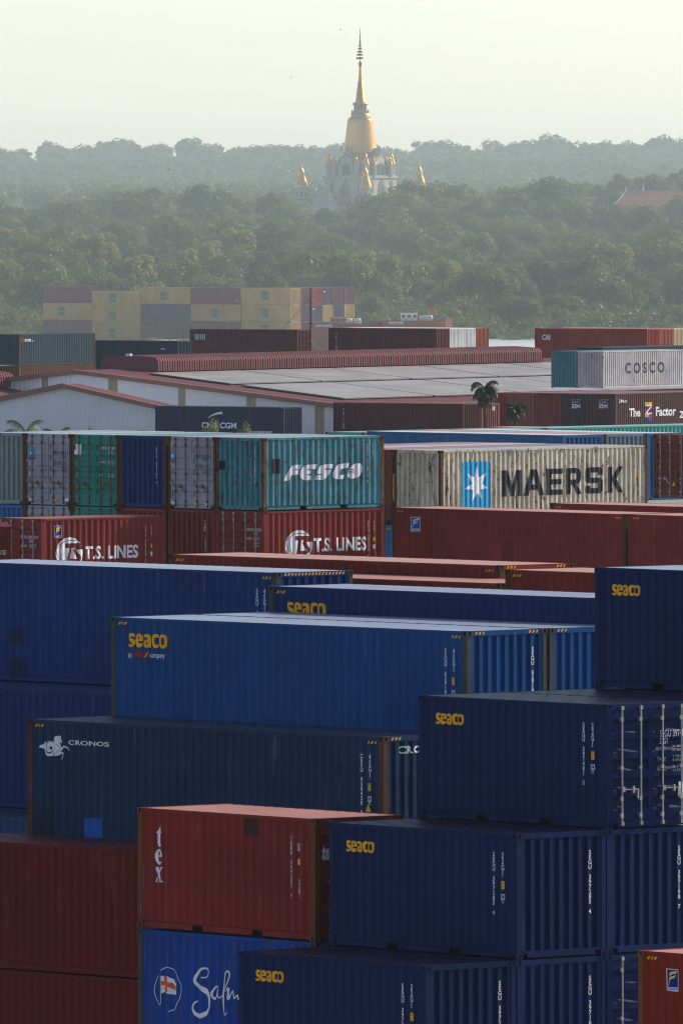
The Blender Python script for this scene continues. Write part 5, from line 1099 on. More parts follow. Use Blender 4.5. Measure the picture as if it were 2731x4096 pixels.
# ------------------------------------------------------------------ warehouses
YW = R(33); WU = Vector((-math.cos(YW), math.sin(YW), 0)); WE = Vector((math.sin(YW), math.cos(YW), 0)); Z1 = Vector((0, 0, 1))
M['sheet'] = simple('white_sheet', (0.62, 0.65, 0.74), 0.5, 0, 0.06, 0.4)
M['olive'] = simple('clear_sheet', (0.27, 0.24, 0.15), 0.5, 0, 0.12, 0.5)
M['redroof'] = simple('red_sheet', (0.165, 0.06, 0.075), 0.75, 0, 0.12, 0.3, spec=.12)
M['redtrim'] = simple('red_trim', (0.20, 0.075, 0.065), 0.5, 0, 0.12, 0.4)
M['solar'] = simple('pale_roof_panel', (0.30, 0.285, 0.28), 0.42, 0, 0.18, 0.25)
M['seam'] = simple('panel_seam', (0.15, 0.14, 0.14), 0.7)
def warehouse(name, P, width, length, eave, ridge, label, strips=(), group=None):
    """P: near right eave corner at ground; gable along WU, ridge along WE"""
    root = empty(name, P); tag(root, label, 'warehouse', group)
    hw = width / 2
    def pt(t, e, z): return tuple(WU * t + WE * e + Z1 * z)
    ht = lambda t: eave + (ridge - eave) * (1 - abs(t - hw) / hw)
    w = MB(); n = int(width / .22); tt = [width * i / n for i in range(n + 1)]
    for i in range(n):
        a, c = tt[i], tt[i + 1]; ea, ec = (0, .035) if i % 2 else (.035, 0)
        mi = 1 if any(s - .4 <= (a + c) / 2 <= s + .4 for s in strips) else 0
        w.quad(pt(c, ec, 0), pt(a, ea, 0), pt(a, ea, ht(a)), pt(c, ec, ht(c)), mi)
    w.quad(pt(0, 0, 0), pt(0, length, 0), pt(0, length, eave), pt(0, 0, eave)); w.quad(pt(width, length, 0), pt(width, 0, 0), pt(width, 0, eave), pt(width, length, eave))
    w.face([pt(0, length, 0), pt(width, length, 0), pt(width, length, eave), pt(hw, length, ridge), pt(0, length, eave)])
    link('wall', w.mesh('wall'), (M['sheet'], M['olive']), root)
    sl = (ridge - eave) / hw
    for side in (0, 1):
        r = MB(); n = int(length / .5)
        for i in range(n):
            a, c = -.5 + (length + 1) * i / n, -.5 + (length + 1) * (i + 1) / n; za, zc = (.03, .08) if i % 2 else (.08, .03)
            t0, t1 = (-.6, hw) if side == 0 else (width + .6, hw); h0 = eave - .6 * sl
            r.quad(pt(t0, a, h0 + za), pt(t0, c, h0 + zc), pt(t1, c, ridge + zc), pt(t1, a, ridge + za))
        rf = link('roof', r.mesh('roof'), (M['redroof'],), root)
        g = MB(); t0 = -.6 if side == 0 else width + .6; h0 = eave - .6 * sl
        d = .24
        g.quad(pt(t0, -.55, h0 - d), pt(t0, -.55, h0 + .10), pt(hw, -.55, ridge + .10), pt(hw, -.55, ridge - d))
        g.quad(pt(t0, -.55, h0 + .10), pt(t0, -.15, h0 + .12), pt(hw, -.15, ridge + .12), pt(hw, -.55, ridge + .10))
        g.quad(pt(t0, -.55, h0 - d), pt(t0, -.1, h0 - d), pt(hw, -.1, ridge - d), pt(hw, -.55, ridge - d))
        link('verge_trim', g.mesh('verge_trim'), (M['redtrim'],), root)
    return root, pt, ht
def ridge_vent(root, pt, t0, e0, e1, z, wd, h):
    prof = [(-wd / 2, 0.0), (-wd / 2, h * .62), (-wd / 2 + .12, h * .80), (-wd / 2 + .45, h * .90), (0, h), (wd / 2 - .45, h * .90), (wd / 2 - .12, h * .80), (wd / 2, h * .62), (wd / 2, 0.0)]
    b = MB(); n = int((e1 - e0) / .35)
    for i in range(n):
        a, c = e0 + (e1 - e0) * i / n, e0 + (e1 - e0) * (i + .62) / n; g = e0 + (e1 - e0) * (i + 1) / n
        for (p0, h0), (p1, h1) in zip(prof, prof[1:]):
            b.quad(pt(t0 + p1, a, z + h1), pt(t0 + p0, a, z + h0), pt(t0 + p0, c, z + h0), pt(t0 + p1, c, z + h1))
            k = .13; q = lambda p, hh: (p * (1 - k / wd * 2), hh - k * (hh > .1))
            (r0, s0), (r1, s1) = q(p0, h0), q(p1, h1)
            b.quad(pt(t0 + r1, c, z + s1), pt(t0 + r0, c, z + s0), pt(t0 + r0, g, z + s0), pt(t0 + r1, g, z + s1))
            b.quad(pt(t0 + p1, c, z + h1), pt(t0 + p0, c, z + h0), pt(t0 + r0, c, z + s0), pt(t0 + r1, c, z + s1))
    for e in (e0, e1): b.face([pt(t0 + p, e, z + q) for p, q in prof])
    b2 = MB(); o = link('ridge_vent', b.mesh('ridge_vent'), (M['redroof'],), root)
    b2.obox(pt(t0, e0 - .05, z + h + .02), tuple(WU * .22), tuple(WE * .15), (0, 0, .10)); link('cap', b2.mesh('cap'), (M['sheet'],), o)
    return o
PW = Vector((-0.4, 919, GROUND))
wr, pt, ht = warehouse('warehouse', PW, 48.4, 70, 12.4 - GROUND, 14.83 - GROUND, 'large white sheeted warehouse with red ridge vent and pale roof panels', (1.48, 7.9, 14.4, 20.9, 27.4, 34))
ridge_vent(wr, pt, 24.2, 7.2, 64.5, 14.70 - GROUND, 5.5, 1.27)
sl = (14.83 - 12.4) / 24.2
for e0, e1 in ((4.2, 17.1), (17.4, 30.3), (30.6, 43.5), (43.8, 56.7), (57.0, 67)):
    for t0, t1 in ((12.6, 20.3), (2.0, 11.6)):
        b = MB(); n = 22; m_ = 3
        for i in range(n):
            for j in range(m_):
                a, c = e0 + (e1 - e0) * i / n + .012, e0 + (e1 - e0) * (i + 1) / n - .012
                p, q = t0 + (t1 - t0) * j / m_ + .03, t0 + (t1 - t0) * (j + 1) / m_ - .03
                zp, zq = 12.4 - GROUND + sl * p + .22, 12.4 - GROUND + sl * q + .22
                b.quad(pt(p, a, zp), pt(p, c, zp), pt(q, c, zq), pt(q, a, zq)); 
                b.quad(pt(p, a, zp - .10), pt(p, c, zp - .10), pt(p, c, zp), pt(p, a, zp), 1); b.quad(pt(q, a, zq), pt(p, a, zp), pt(p, a, zp - .1), pt(q, a, zq - .1), 1)
        zp, zq = 12.4 - GROUND + sl * t0 + .15, 12.4 - GROUND + sl * t1 + .15
        b.quad(pt(t0, e0, zp), pt(t0, e1, zp), pt(t1, e1, zq), pt(t1, e0, zq), 1)
        link('roof_panel', b.mesh('roof_panel'), (M['solar'], M['seam']), wr)
P2 = Vector((-14.2, 916, GROUND))
w2, pt2, _ = warehouse('warehouse', P2, 17.3, 1.6, 12.4 - GROUND, 13.95 - GROUND, 'small white gabled warehouse with red verge at the left, beside the dark navy container')
P3 = P2 + WU * 18.1 + WE * 1.5
w3, pt3, _ = warehouse('warehouse', P3, 8.4, 9.5, 12.9 - GROUND, 13.6 - GROUND, 'low red roofed shed at the left edge with its own red vent')
ridge_vent(w3, pt3, 4.2, 0.6, 9, 13.5 - GROUND, 3.2, 1.3)

# thin mast with stays behind the warehouse ridge
t = empty('mast', (-2.82, 1090, GROUND)); tag(t, 'thin dark mast with wire stays behind the red ridge vent', 'mast')
b = MB(); b.tube((0, 0, 0), (0, 0, 12.9), .10, .055, 6); b.tube((-.25, 0, 9.6), (.2, 0, 9.6), .03, n=5); link('pole', b.mesh('pole'), (M['dark'],), t)
b = MB(); b.tube((0, 0, 12.0), (-4.4, 1, 6.9), .02, n=4); link('stay_wire', b.mesh('stay_wire'), (M['dark'],), t)
b = MB(); pts = [(0, 0, 8.1), (.5, -8, 7.5), (1.1, -16, 7.4), (1.6, -24, 6.8), (1.9, -32, 6.0)]
for p, q in zip(pts, pts[1:]): b.tube(p, q, .02, n=4)
link('stay_wire', b.mesh('stay_wire'), (M['steel'],), t)

# ------------------------------------------------------------------ barge and river vessels
M['hull'] = simple('red_hull_paint', (0.24, 0.045, 0.04), 0.55, 0, 0.2, 0.4)
M['deck_white'] = simple('white_ship_paint', (0.62, 0.62, 0.62), 0.5, 0, 0.1, 0.6)
M['glass'] = simple('dark_window', (0.02, 0.03, 0.04), 0.15)
M['pinkpaint'] = simple('faded_orange_paint', (0.42, 0.20, 0.14), 0.6)
M['star'] = simple('flag_star', (.8, .6, .03), .7); M['flag'] = simple('flag_red', (.55, .02, .02), .8)
um = Vector((-math.cos(R(45)), math.sin(R(45)), 0)); em_ = Vector((math.sin(R(45)), math.cos(R(45)), 0))
t = empty('cargo_barge', (-12.5, 2029, 0), R(-45)); tag(t, 'long cargo barge under the hazy stack of yellow and maroon containers', 'barge')
b = MB(); b.box(-63, 1.5, -1, 16.5, -.5, 1.2); b.box(-63, 1.5, -1, -.6, 1.2, 1.9); b.box(1.1, 1.5, -.6, 16.5, 1.2, 1.9)
link('hull', b.mesh('hull'), (M['hull'],), t)
b = MB(); b.box(-62, .8, -.4, 16, 1.2, 1.32); link('deck', b.mesh('deck'), (M['ruststeel'],), t)
def vessel(x, y, ln, wd, htop, label, name, npx, house, tanks):
    t = empty('river_vessel', (x, y, 0)); tag(t, label, 'ship')
    b = MB(); n = 10; st = []
    for i in range(n + 1):
        s = i / n; w_ = wd / 2 * (1 - max(0, (s - .75) / .25) ** 2 * .8); h = htop + (.5 * max(0, (s - .7) / .3) ** 2)
        st.append((s * ln, w_, h))
    for (x0, w0, h0), (x1, w1, h1) in zip(st, st[1:]):
        for s in (-1, 1):
            b.quad((x0, s * w0 * .85, -1), (x1, s * w1 * .85, -1), (x1, s * w1, h1), (x0, s * w0, h0))
            b.quad((x0, s * w0 * .95, h0 - .5), (x1, s * w1 * .95, h1 - .5), (x1, s * w1, h1), (x0, s * w0, h0))
        b.quad((x0, -w0, h0 - .5), (x1, -w1, h1 - .5), (x1, w1, h1 - .5), (x0, w0, h0 - .5))
    b.quad((0, -wd / 2 * .85, -1), (0, wd / 2 * .85, -1), (0, wd / 2, htop), (0, -wd / 2, htop)); 
    x1, w1, h1 = st[-1]; b.quad((x1, -w1 * .85, -1), (x1, w1 * .85, -1), (x1, w1, h1), (x1, -w1, h1))
    link('hull', b.mesh('hull'), (M['hull'],), t)
    hx, hw_, hh = house
    b = MB(); b.box(hx, hx + hw_, -1.2, 1.4, htop - .5, htop + hh - .06); b.box(hx - .1, hx + hw_ + .1, -1.35, 1.5, htop + hh - .06, htop + hh + .06)
    d = link('deckhouse', b.mesh('deckhouse'), (M['deck_white'] if name[-1] == 'R' and 'LEAD' in name else M['pinkpaint'],), t)
    b = MB()
    for i in range(3): b.box(hx + .25 + i * hw_ / 3, hx + .25 + i * hw_ / 3 + .45, -1.235, -1.2, htop + hh * .45, htop + hh * .75)
    link('window', b.mesh('window'), (M['glass'],), d)
    for tx in tanks:
        b = MB(); prof = [(0.05, 0), (.42, .02), (.56, .12), (.6, .3), (.6, 1.25), (.56, 1.43), (.42, 1.53), (.05, 1.55)]
        bb = MB(); bb.lathe(prof, 14)
        vv = [(z, r_[0], r_[1]) for (r_0, r_1, z) in bb.v for r_ in [(r_0, r_1)]]
        b.v = [(tx + p[0] * .75, p[1] * .9 - .6, htop + .35 + p[2] * .9) for p in vv]; b.f = bb.f; b.m = bb.m
        link('tank', b.mesh('tank', True), (M['deck_white'],), t)
    if npx:
        b = MB(); nx0, nx1 = npx; b.box(nx0 - .1, nx1 + .1, -wd / 2 - .10, -wd / 2 - .04, htop - .62, htop - .02); nb = link('name_board', b.mesh('name_board'), (M['hull'],), t)
        cu = bpy.data.curves.new('lettering', 'FONT'); cu.body = name; cu.resolution_u = 2; cu.offset = .02
        o = bpy.data.objects.new('lettering', cu); me = bpy.data.meshes.new_from_object(o); bpy.data.objects.remove(o)
        co = np.empty(len(me.vertices) * 3); me.vertices.foreach_get('co', co); co = co.reshape(-1, 3)
        lo, hi = co.min(0), co.max(0); new = np.zeros_like(co)
        new[:, 0] = nx0 + (co[:, 0] - lo[0]) / (hi[0] - lo[0]) * (nx1 - nx0); new[:, 2] = htop - .54 + (co[:, 1] - lo[1]) / (hi[1] - lo[1]) * .44; new[:, 1] = -wd / 2 - .105
        me.vertices.foreach_set('co', new.ravel()); link('lettering', me, (DM['white'],), nb)
    return t
v1 = vessel(-6.4, 1900, 13.6, 4.6, 6.6, 'red river vessel with white tanks at the right end of the container barge', 'SOWATCO MASTER', (2.3, 5.0), (4.6, 2.6, 1.0), (7.0, 8.4))
b = MB(); b.tube((9.3, -.5, 6.2), (9.3, -.5, 8.5), .05, .03, 5); b.box(9.2, 9.4, -.6, -.4, 8.5, 8.65); link('mast', b.mesh('mast'), (M['steel'],), v1)
v2 = vessel(6.6, 1898, 11.2, 4.4, 7.1, 'red river vessel with white deckhouse and flag in front of the far bank', 'SOWATCO LEADER', (1.0, 3.4), (2.9, 2.7, 1.15), (5.9, 6.9))
b = MB(); b.tube((7.3, 0, 6.8), (7.3, 0, 9.25), .04, .03, 5); link('flag_pole', b.mesh('flag_pole'), (M['steel'],), v2)
b = MB(); pts = [(7.32, 0), (7.6, .10), (7.9, -.05), (8.15, .06)]
for (a, y0), (c, y1) in zip(pts, pts[1:]): b.quad((a, y0, 8.5 - (a - 7.3) * .15), (c, y1, 8.5 - (c - 7.3) * .15), (c, y1, 9.15 - (c - 7.3) * .1), (a, y0, 9.15 - (a - 7.3) * .1))
fl = link('flag', b.mesh('flag'), (M['flag'],), v2)
b = MB(); b.face([(7.68 + math.sin(i * math.pi / 5) * (.16 if i % 2 == 0 else .065), -.035, 8.78 + math.cos(i * math.pi / 5) * (.16 if i % 2 == 0 else .065)) for i in range(10)]); link('star', b.mesh('star'), (M['star'],), fl)

# ------------------------------------------------------------------ pagoda
M['oldgold'] = simple('tarnished_gold', (0.33, 0.20, 0.065), 0.5, 0.6, 0.25, 1.0)
PX = (1442.9 - 1365.5) / 47378 * 3400
ZT = lambda zy: 30 + (710 - (60 + zy / 2.24)) * 3400 / 47378      # heights read off the tower, metres
RM = 1 / 31.2
pg = empty('pagoda', (PX, 3400, 14)); tag(pg, 'tall golden bell shaped pagoda rising above the forest', 'pagoda')
def P(name, prof, n, mat, parent=pg, smooth=True, c=(0, 0), rot=0.0):
    b = MB(); b.lathe([(max(r, .01) * RM, ZT(z) - 14) for z, r in prof], n, (c[0], c[1], 0), rot=rot)
    me = b.mesh(name, smooth); return link(name, me, (mat,), parent)
P('bell', [(1262, 140), (1250, 150), (1240, 152), (1228, 159), (1215, 156), (1195, 150), (1150, 142), (1100, 135), (1050, 128), (1000, 122), (960, 118), (940, 115), (925, 108), (914, 95), (908, 82)], 40, M['gold'])
P('parapet', [(912, 82), (875, 84), (875, 74), (868, 60), (866, 52)], 32, M['oldgold'])
P('drum', [(868, 50), (806, 49)], 32, M['temple_dark'])
for i in range(12):
    a = i * math.pi / 6
    P('column', [(868, 5), (804, 5)], 6, M['oldgold'], c=(math.cos(a) * 53 * RM, math.sin(a) * 53 * RM))
for i in range(8):
    a = i * math.pi / 4 + .3
    P('parapet_leaf', [(880, 6), (862, 9), (845, 1)], 6, M['temple_trim'], c=(math.cos(a) * 76 * RM, math.sin(a) * 76 * RM))
P('disc', [(806, 52), (802, 66), (797, 73), (788, 72), (782, 60), (778, 45)], 32, M['gold'])
ring = []
for i in range(10):
    z = 780 - i * 19.5; r = 43 - i * 2.5
    ring += [(z, r), (z - 5, r + 1.5), (z - 12, r), (z - 15, r - 5)]
P('ringed_spire', ring, 24, M['gold'])
P('needle', [(588, 19), (560, 16), (520, 12.5), (480, 10), (455, 9)], 16, M['gold'])
P('bud', [(462, 8), (455, 12), (440, 14), (425, 13), (415, 6), (410, 3), (392, 3)], 14, M['temple_trim'])
for z, r in ((388, 38), (357, 32), (330, 26), (302, 20.5), (276, 15.5), (251, 11.5), (228, 8.5), (205, 6)):
    P('umbrella_tier', [(z + 4, r), (z - 9, r - 2), (z - 12, r * .72), (z - 14, 2)], 16, M['tiered'])
P('finial', [(395, 2.2), (200, 2), (190, 6), (178, 5), (165, 2), (150, 1.6), (140, 5), (134, 1.6), (104, .6)], 8, M['tiered'])
# gold steps below the bell, then the white galleried body (square, corner towards the river)
P('gold_step', [(1345, 128), (1330, 122), (1300, 122), (1298, 132), (1280, 132), (1278, 140), (1262, 140)], 32, M['gold'])
HD = 330
def sq(name, prof, mat, parent=pg, c=(0, 0), rot=R(10)): return P(name, prof, 4, mat, parent, False, c, rot)
sq('body', [(2050, 345), (1760, 345), (1752, 352), (1740, 340), (1462, 326), (1458, 345), (1440, 345), (1436, 330), (1432, 240), (1336, 236), (1332, 250), (1322, 250), (1318, 200), (1300, 130)], M['temple'])
A_ = lambda k: R(10 + 45 + 90 * k)
def face_pt(k, u, out): # u along the face in px, out from centre in px
    a = A_(k); n = Vector((math.cos(a), math.sin(a))); t = Vector((-n.y, n.x)); p = (n * out + t * u) * RM; return p.x, p.y
def panel(name, k, u0, u1, z0, z1, out, mat, thick=4, arch=True, steep=False, back=3):
    pts = [(u0, z0), (u1, z0), (u1, z1 + (z0 - z1) * .35 if arch else z1)]
    if arch: pts += [((u0 + u1) / 2 + (u1 - u0) / 4, z1 + (z0 - z1) * .12), ((u0 + u1) / 2, z1), ((u0 + u1) / 2 - (u1 - u0) / 4, z1 + (z0 - z1) * .12), (u0, z1 + (z0 - z1) * .35)]
    else: pts += [(u0, z1)]
    if steep: pts = [(u0, z0), (u1, z0), (u1, z1 + (z0 - z1) * .52), (u1 * .55 + u0 * .45, z1 + (z0 - z1) * .22), ((u0 + u1) / 2, z1), (u0 * .55 + u1 * .45, z1 + (z0 - z1) * .22), (u0, z1 + (z0 - z1) * .52)]
    b = MB(); fr = [(*face_pt(k, u, out + thick), ZT(z) - 14) for u, z in pts]; bk = [(*face_pt(k, u, out - back), ZT(z) - 14) for u, z in pts]
    b.face(fr)
    for i in range(len(pts)): j = (i + 1) % len(pts); b.quad(fr[i], bk[i], bk[j], fr[j])
    return link(name, b.mesh(name), (mat,), pg)
for k in (2, 3, 0, 1):
    o = 330 * .7071; o2 = 298 * .7071
    if k in (2, 3):
        panel('gable', k, -95, 95, 1436, 1190, o2 - 6, M['temple'], 10, steep=True, back=110); panel('gable_border', k, -84, 84, 1340, 1212, o2 + 4, M['temple_trim'], 2, steep=True)
        panel('gallery_arch', k, -42, 42, 1430, 1318, o2 + 8, M['temple_dark'], 3)
        panel('gable_face', k, -62, 62, 1338, 1240, o2 + 6, M['temple'], 3, steep=True)
        for u in (-180, -125, 125, 180):
            panel('gallery_arch', k, u - 16, u + 16, 1425, 1350, o2, M['temple_dark'], 3)
        panel('portal', k, -62, 62, 1760, 1465, o, M['temple_trim'], 6); panel('portal_opening', k, -28, 28, 1620, 1525, o + 6, M['temple_dark'], 3)
        for u in (-150, 150):
            panel('window', k, u - 15, u + 15, 1590, 1530, o + 1, M['temple_dark'], 3, False); panel('window_crown', k, u - 22, u + 22, 1528, 1478, o + 1, M['temple_trim'], 3)
            panel('window', k, u - 18, u + 18, 1760, 1660, o + 3, M['temple_dark'], 3)
    for u in (-150, -95, 0, 95, 150):
        b = MB(); x, y = face_pt(k, u, o2 - 4); z = {0: 1200}.get(u, 1318); b.lathe([(9 * RM, ZT(z + 12) - 14), (11 * RM, ZT(z - 4) - 14), (4 * RM, ZT(z - 22) - 14), (.02, ZT(z - 42) - 14)], 6, (x, y, 0)); link('finial', b.mesh('finial'), (M['temple_trim'],), pg)
def turret(cx, cy, zt, s, zb, name='turret', parent=pg, tower=True):
    z = lambda d: zt + d * s
    t = P(name, [(zb, 62 * s), (z(245), 62 * s), (z(243), 72 * s), (z(235), 72 * s), (z(233), 60 * s)], 8, M['temple'], parent, False, (cx, cy), R(22))
    P('spire', [(z(236), 60 * s), (z(228), 62 * s), (z(215), 58 * s), (z(190), 52 * s), (z(150), 38 * s), (z(110), 26 * s), (z(102), 28 * s), (z(95), 26 * s), (z(78), 20 * s), (z(62), 11 * s), (z(50), 7 * s), (z(25), 4.5 * s), (z(0), 2.5 * s)], 20, M['gold'], t, True, (cx, cy))
    return t
for k in range(4):
    a = R(10 + 90 * k); turret(math.cos(a) * 285 * RM, math.sin(a) * 285 * RM, 1212, .54, 1440)
    for b_ in (-1, 1):
        a2 = R(10 + 90 * k + b_ * 17); turret(math.cos(a2) * 268 * RM, math.sin(a2) * 268 * RM, 1250, .38, 1440)
for nm, (ox, zt, s, zb) in dict(left=(-528, 1305, 1.0, 2000), right=(527, 1300, 1.0, 2000), front=(42, 1312, 1.0, 2000)).items():
    oy = {-528: 25, 527: -30, 42: -528}[ox]
    t = empty('stupa_tower', (PX + ox * RM, 3400 + oy * RM, 14)); tag(t, {'left': 'small white tower with golden bell roof left of the pagoda', 'right': 'small golden spire half hidden by trees right of the pagoda', 'front': 'small white tower with golden roof standing before the pagoda'}[nm], 'tower', 'towers around the pagoda')
    tt = turret(0, 0, zt, s, zb, 'tower_body', t)
    for q in range(8):
        a = R(22 + 22.5 + 45 * q); b = MB(); n = Vector((math.cos(a), math.sin(a), 0)); tg = Vector((-n.y, n.x, 0)); c = n * (57.6 * s * RM) + Z1 * (ZT(zt + 300) - 14)
        b.obox(c, tg * .36, n * .06, Z1 * .65); link('window', b.mesh('window'), (M['temple_dark'],), t)
    b = MB(); b.lathe([(86 * RM, ZT(zt + 348) - 14), (86 * RM, ZT(zt + 340) - 14), (64 * RM, ZT(zt + 336) - 14)], 8, rot=R(22)); link('cornice', b.mesh('cornice'), (M['temple_trim'],), t)
t = empty('shrine', (PX - 268 * RM, 3400 - 420 * RM, 14)); tag(t, 'little golden spire low at the left foot of the pagoda', 'shrine', 'towers around the pagoda')
turret(0, 0, 1560, .40, 2000, 'tower_body', t)
t = empty('stair_wing', (PX - 350 * RM, 3400 - 200 * RM, 14)); tag(t, 'carved white stair wing stepping down at the left of the pagoda', 'building')
b = MB()
for i, (w_, zz) in enumerate(((120, 1760), (95, 1700), (70, 1650), (45, 1600), (20, 1560))): b.box(-w_ * RM, (w_ + 60) * RM, -2 + i * .35, 4, (0 if i == 0 else ZT(zz + 60) - 14 - .2), ZT(zz) - 14)
link('stepped_wall', b.mesh('stepped_wall'), (M['temple'],), t)
# temple hall with red hipped roof, right of the pagoda
M['tile'] = simple('red_roof_tile', (0.30, 0.075, 0.055), 0.7, 0, 0.12, 0.5)
t = empty('temple_hall', (70, 3060, 14)); tag(t, 'temple hall with broad red tiled roof and white finials among trees at the right', 'temple')
b = MB(); zr, ze = 30 - 14 - 3.5, 30 - 14 - 7.8
b.quad((0, -7, ze), (60, -7, ze), (60, 0, zr), (3.5, 0, zr)); b.quad((0, 7, ze), (3.5, 0, zr), (60, 0, zr), (60, 7, ze)); b.face([(0, 7, ze), (0, -7, ze), (3.5, 0, zr)])
link('roof', b.mesh('roof'), (M['tile'],), t)
b = MB(); b.box(1.5, 58, -6, 6, 0, ze); link('wall', b.mesh('wall'), (M['temple'],), t)
b = MB()
for p, q in (((0, -7, ze), (3.5, 0, zr)), ((0, 7, ze), (3.5, 0, zr)), ((3.5, 0, zr), (60, 0, zr))): b.tube(p, q, .16, n=5)
for x, h in ((3.5, 1.4), (8.0, 2.4), (0, .8)): b.tube((x, 0 if x else -7, (zr if x else ze)), (x, 0 if x else -7, (zr if x else ze) + h), .35, .03, 6)
link('ridge_finial', b.mesh('ridge_finial'), (M['temple'],), t)
t = empty('village_house', (-23, 2960, 12)); tag(t, 'low red roofed house half hidden in the trees left of the pagoda', 'house')
b = MB(); b.quad((0, -3, 9.2), (6, -3, 9.2), (6, 0, 10.8), (0, 0, 10.8)); b.quad((6, 3, 9.2), (0, 3, 9.2), (0, 0, 10.8), (6, 0, 10.8)); link('roof', b.mesh('roof'), (M['tile'],), t)
b = MB(); b.box(.3, 5.7, -2.6, 2.6, 0, 9.2); link('wall', b.mesh('wall'), (M['temple'],), t)

# ------------------------------------------------------------------ trees
def leaf_mat(name, rgb, rgb2, tr=0.5):
    m = bpy.data.materials.new(name); m.use_nodes = True; nt = m.node_tree; N = nt.nodes; L = nt.links; N.clear()
    out = N.new('ShaderNodeOutputMaterial'); d = N.new('ShaderNodeBsdfPrincipled'); t = N.new('ShaderNodeBsdfTranslucent'); mx = N.new('ShaderNodeMixShader')
    d.inputs['Roughness'].default_value = 0.55; d.inputs['Specular IOR Level'].default_value = 0.3
    oi = N.new('ShaderNodeObjectInfo'); tc = N.new('ShaderNodeTexCoord'); no = N.new('ShaderNodeTexNoise'); no.inputs['Scale'].default_value = 0.2; no.inputs['Detail'].default_value = 3
    L.new(tc.outputs['Object'], no.inputs['Vector'])
    ad = N.new('ShaderNodeMath'); ad.operation = 'ADD'; L.new(no.outputs[0], ad.inputs[0]); L.new(oi.outputs['Random'], ad.inputs[1])
    mr = N.new('ShaderNodeMapRange'); mr.inputs[1].default_value = 0.45; mr.inputs[2].default_value = 1.45; L.new(ad.outputs[0], mr.inputs[0])
    c = N.new('ShaderNodeMix'); c.data_type = 'RGBA'; c.inputs[6].default_value = (*rgb, 1); c.inputs[7].default_value = (*rgb2, 1); L.new(mr.outputs[0], c.inputs[0])
    L.new(c.outputs[2], d.inputs['Base Color']); L.new(c.outputs[2], t.inputs['Color']); mx.inputs[0].default_value = tr
    L.new(d.outputs[0], mx.inputs[1]); L.new(t.outputs[0], mx.inputs[2]); L.new(mx.outputs[0], out.inputs[0]); return m
LM = dict(dense=leaf_mat('foliage', (.028, .066, .012), (.105, .14, .022)), olive=leaf_mat('foliage', (.055, .085, .014), (.13, .14, .026)),
          pale=leaf_mat('foliage', (.14, .17, .03), (.26, .24, .05)), far=leaf_mat('foliage', (.08, .115, .035), (.12, .15, .05)))  # far: greens lightened to add haze brightness to the distant hill
M['bark'] = simple('bark', (.06, .045, .03), .9, 0, .3, 2)
rng = np.random.default_rng(7)
def quads(c, nrm, size, asp=1.5):
    n = len(c); t = rng.normal(size=(n, 3)); t -= (t * nrm).sum(1)[:, None] * nrm; t /= np.linalg.norm(t, axis=1)[:, None] + 1e-9; s = np.cross(nrm, t)
    a = t * (size * asp / 2)[:, None]; b = s * (size / 2)[:, None]
    return np.stack([c - a * .9, c - b * .8 + a * .1, c + a, c + b * .8 + a * .1], 1)
def crown_verts(h, wd, base, nclump, nleaf, leaf, kind='round'):
    """leaf quads spread over clumps that fill an uneven crown"""
    C = []; Rr = []
    ch = h - base
    for i in range(nclump):
        while True:
            p = rng.uniform(-1, 1, 3)
            if p @ p < 1: break
        q = p / (np.linalg.norm(p) + 1e-6) * (np.linalg.norm(p) ** .4)
        if kind == 'tall': r = wd * rng.uniform(.16, .28)
        else: r = wd * rng.uniform(.12, .24)
        prof = 1.0
        if kind == 'umbrella': q[2] = abs(q[2]) * .8 - .1
        C.append((q[0] * (wd / 2 - r * .6) * prof, q[1] * (wd / 2 - r * .6) * prof, base + ch / 2 + q[2] * (ch / 2 - r * .5))); Rr.append(r)
    C = np.array(C); Rr = np.array(Rr)
    k = rng.integers(0, nclump, nleaf); d = rng.normal(size=(nleaf, 3)); d[:, 2] = d[:, 2] * .9 + .25; d /= np.linalg.norm(d, axis=1)[:, None]
    rad = Rr[k] * (rng.uniform(.35, 1.12, nleaf) ** .6)
    pos = C[k] + d * rad[:, None] * np.array([1.1, 1.1, .8])
    nr = d + rng.normal(size=(nleaf, 3)) * .55 + np.array([0, 0, .3]); nr /= np.linalg.norm(nr, axis=1)[:, None]
    return quads(pos, nr, leaf * rng.uniform(.6, 1.5, nleaf)), C
def mesh_from_quads(name, q):
    n = len(q); me = bpy.data.meshes.new(name); me.vertices.add(n * 4); me.vertices.foreach_set('co', q.reshape(-1).astype(np.float32))
    me.loops.add(n * 4); me.loops.foreach_set('vertex_index', np.arange(n * 4, dtype=np.int32)); me.polygons.add(n)
    me.polygons.foreach_set('loop_start', np.arange(0, n * 4, 4, dtype=np.int32)); me.polygons.foreach_set('loop_total', np.full(n, 4, dtype=np.int32))
    me.materials.append(None); me.update(); me.validate(); return me
def trunk_mesh(h, base, r, C):
    b = MB(); b.tube((0, 0, -1.0), (.1, .05, base), r, r * .7, 7); b.tube((.1, .05, base), (0, 0, h * .8), r * .7, r * .2, 6)
    for c in C[:7]: b.tube((.05, .03, base * rng.uniform(.75, 1.2)), tuple(c), r * .38, r * .08, 5)
    return b.mesh('trunk')
PROTO = {}
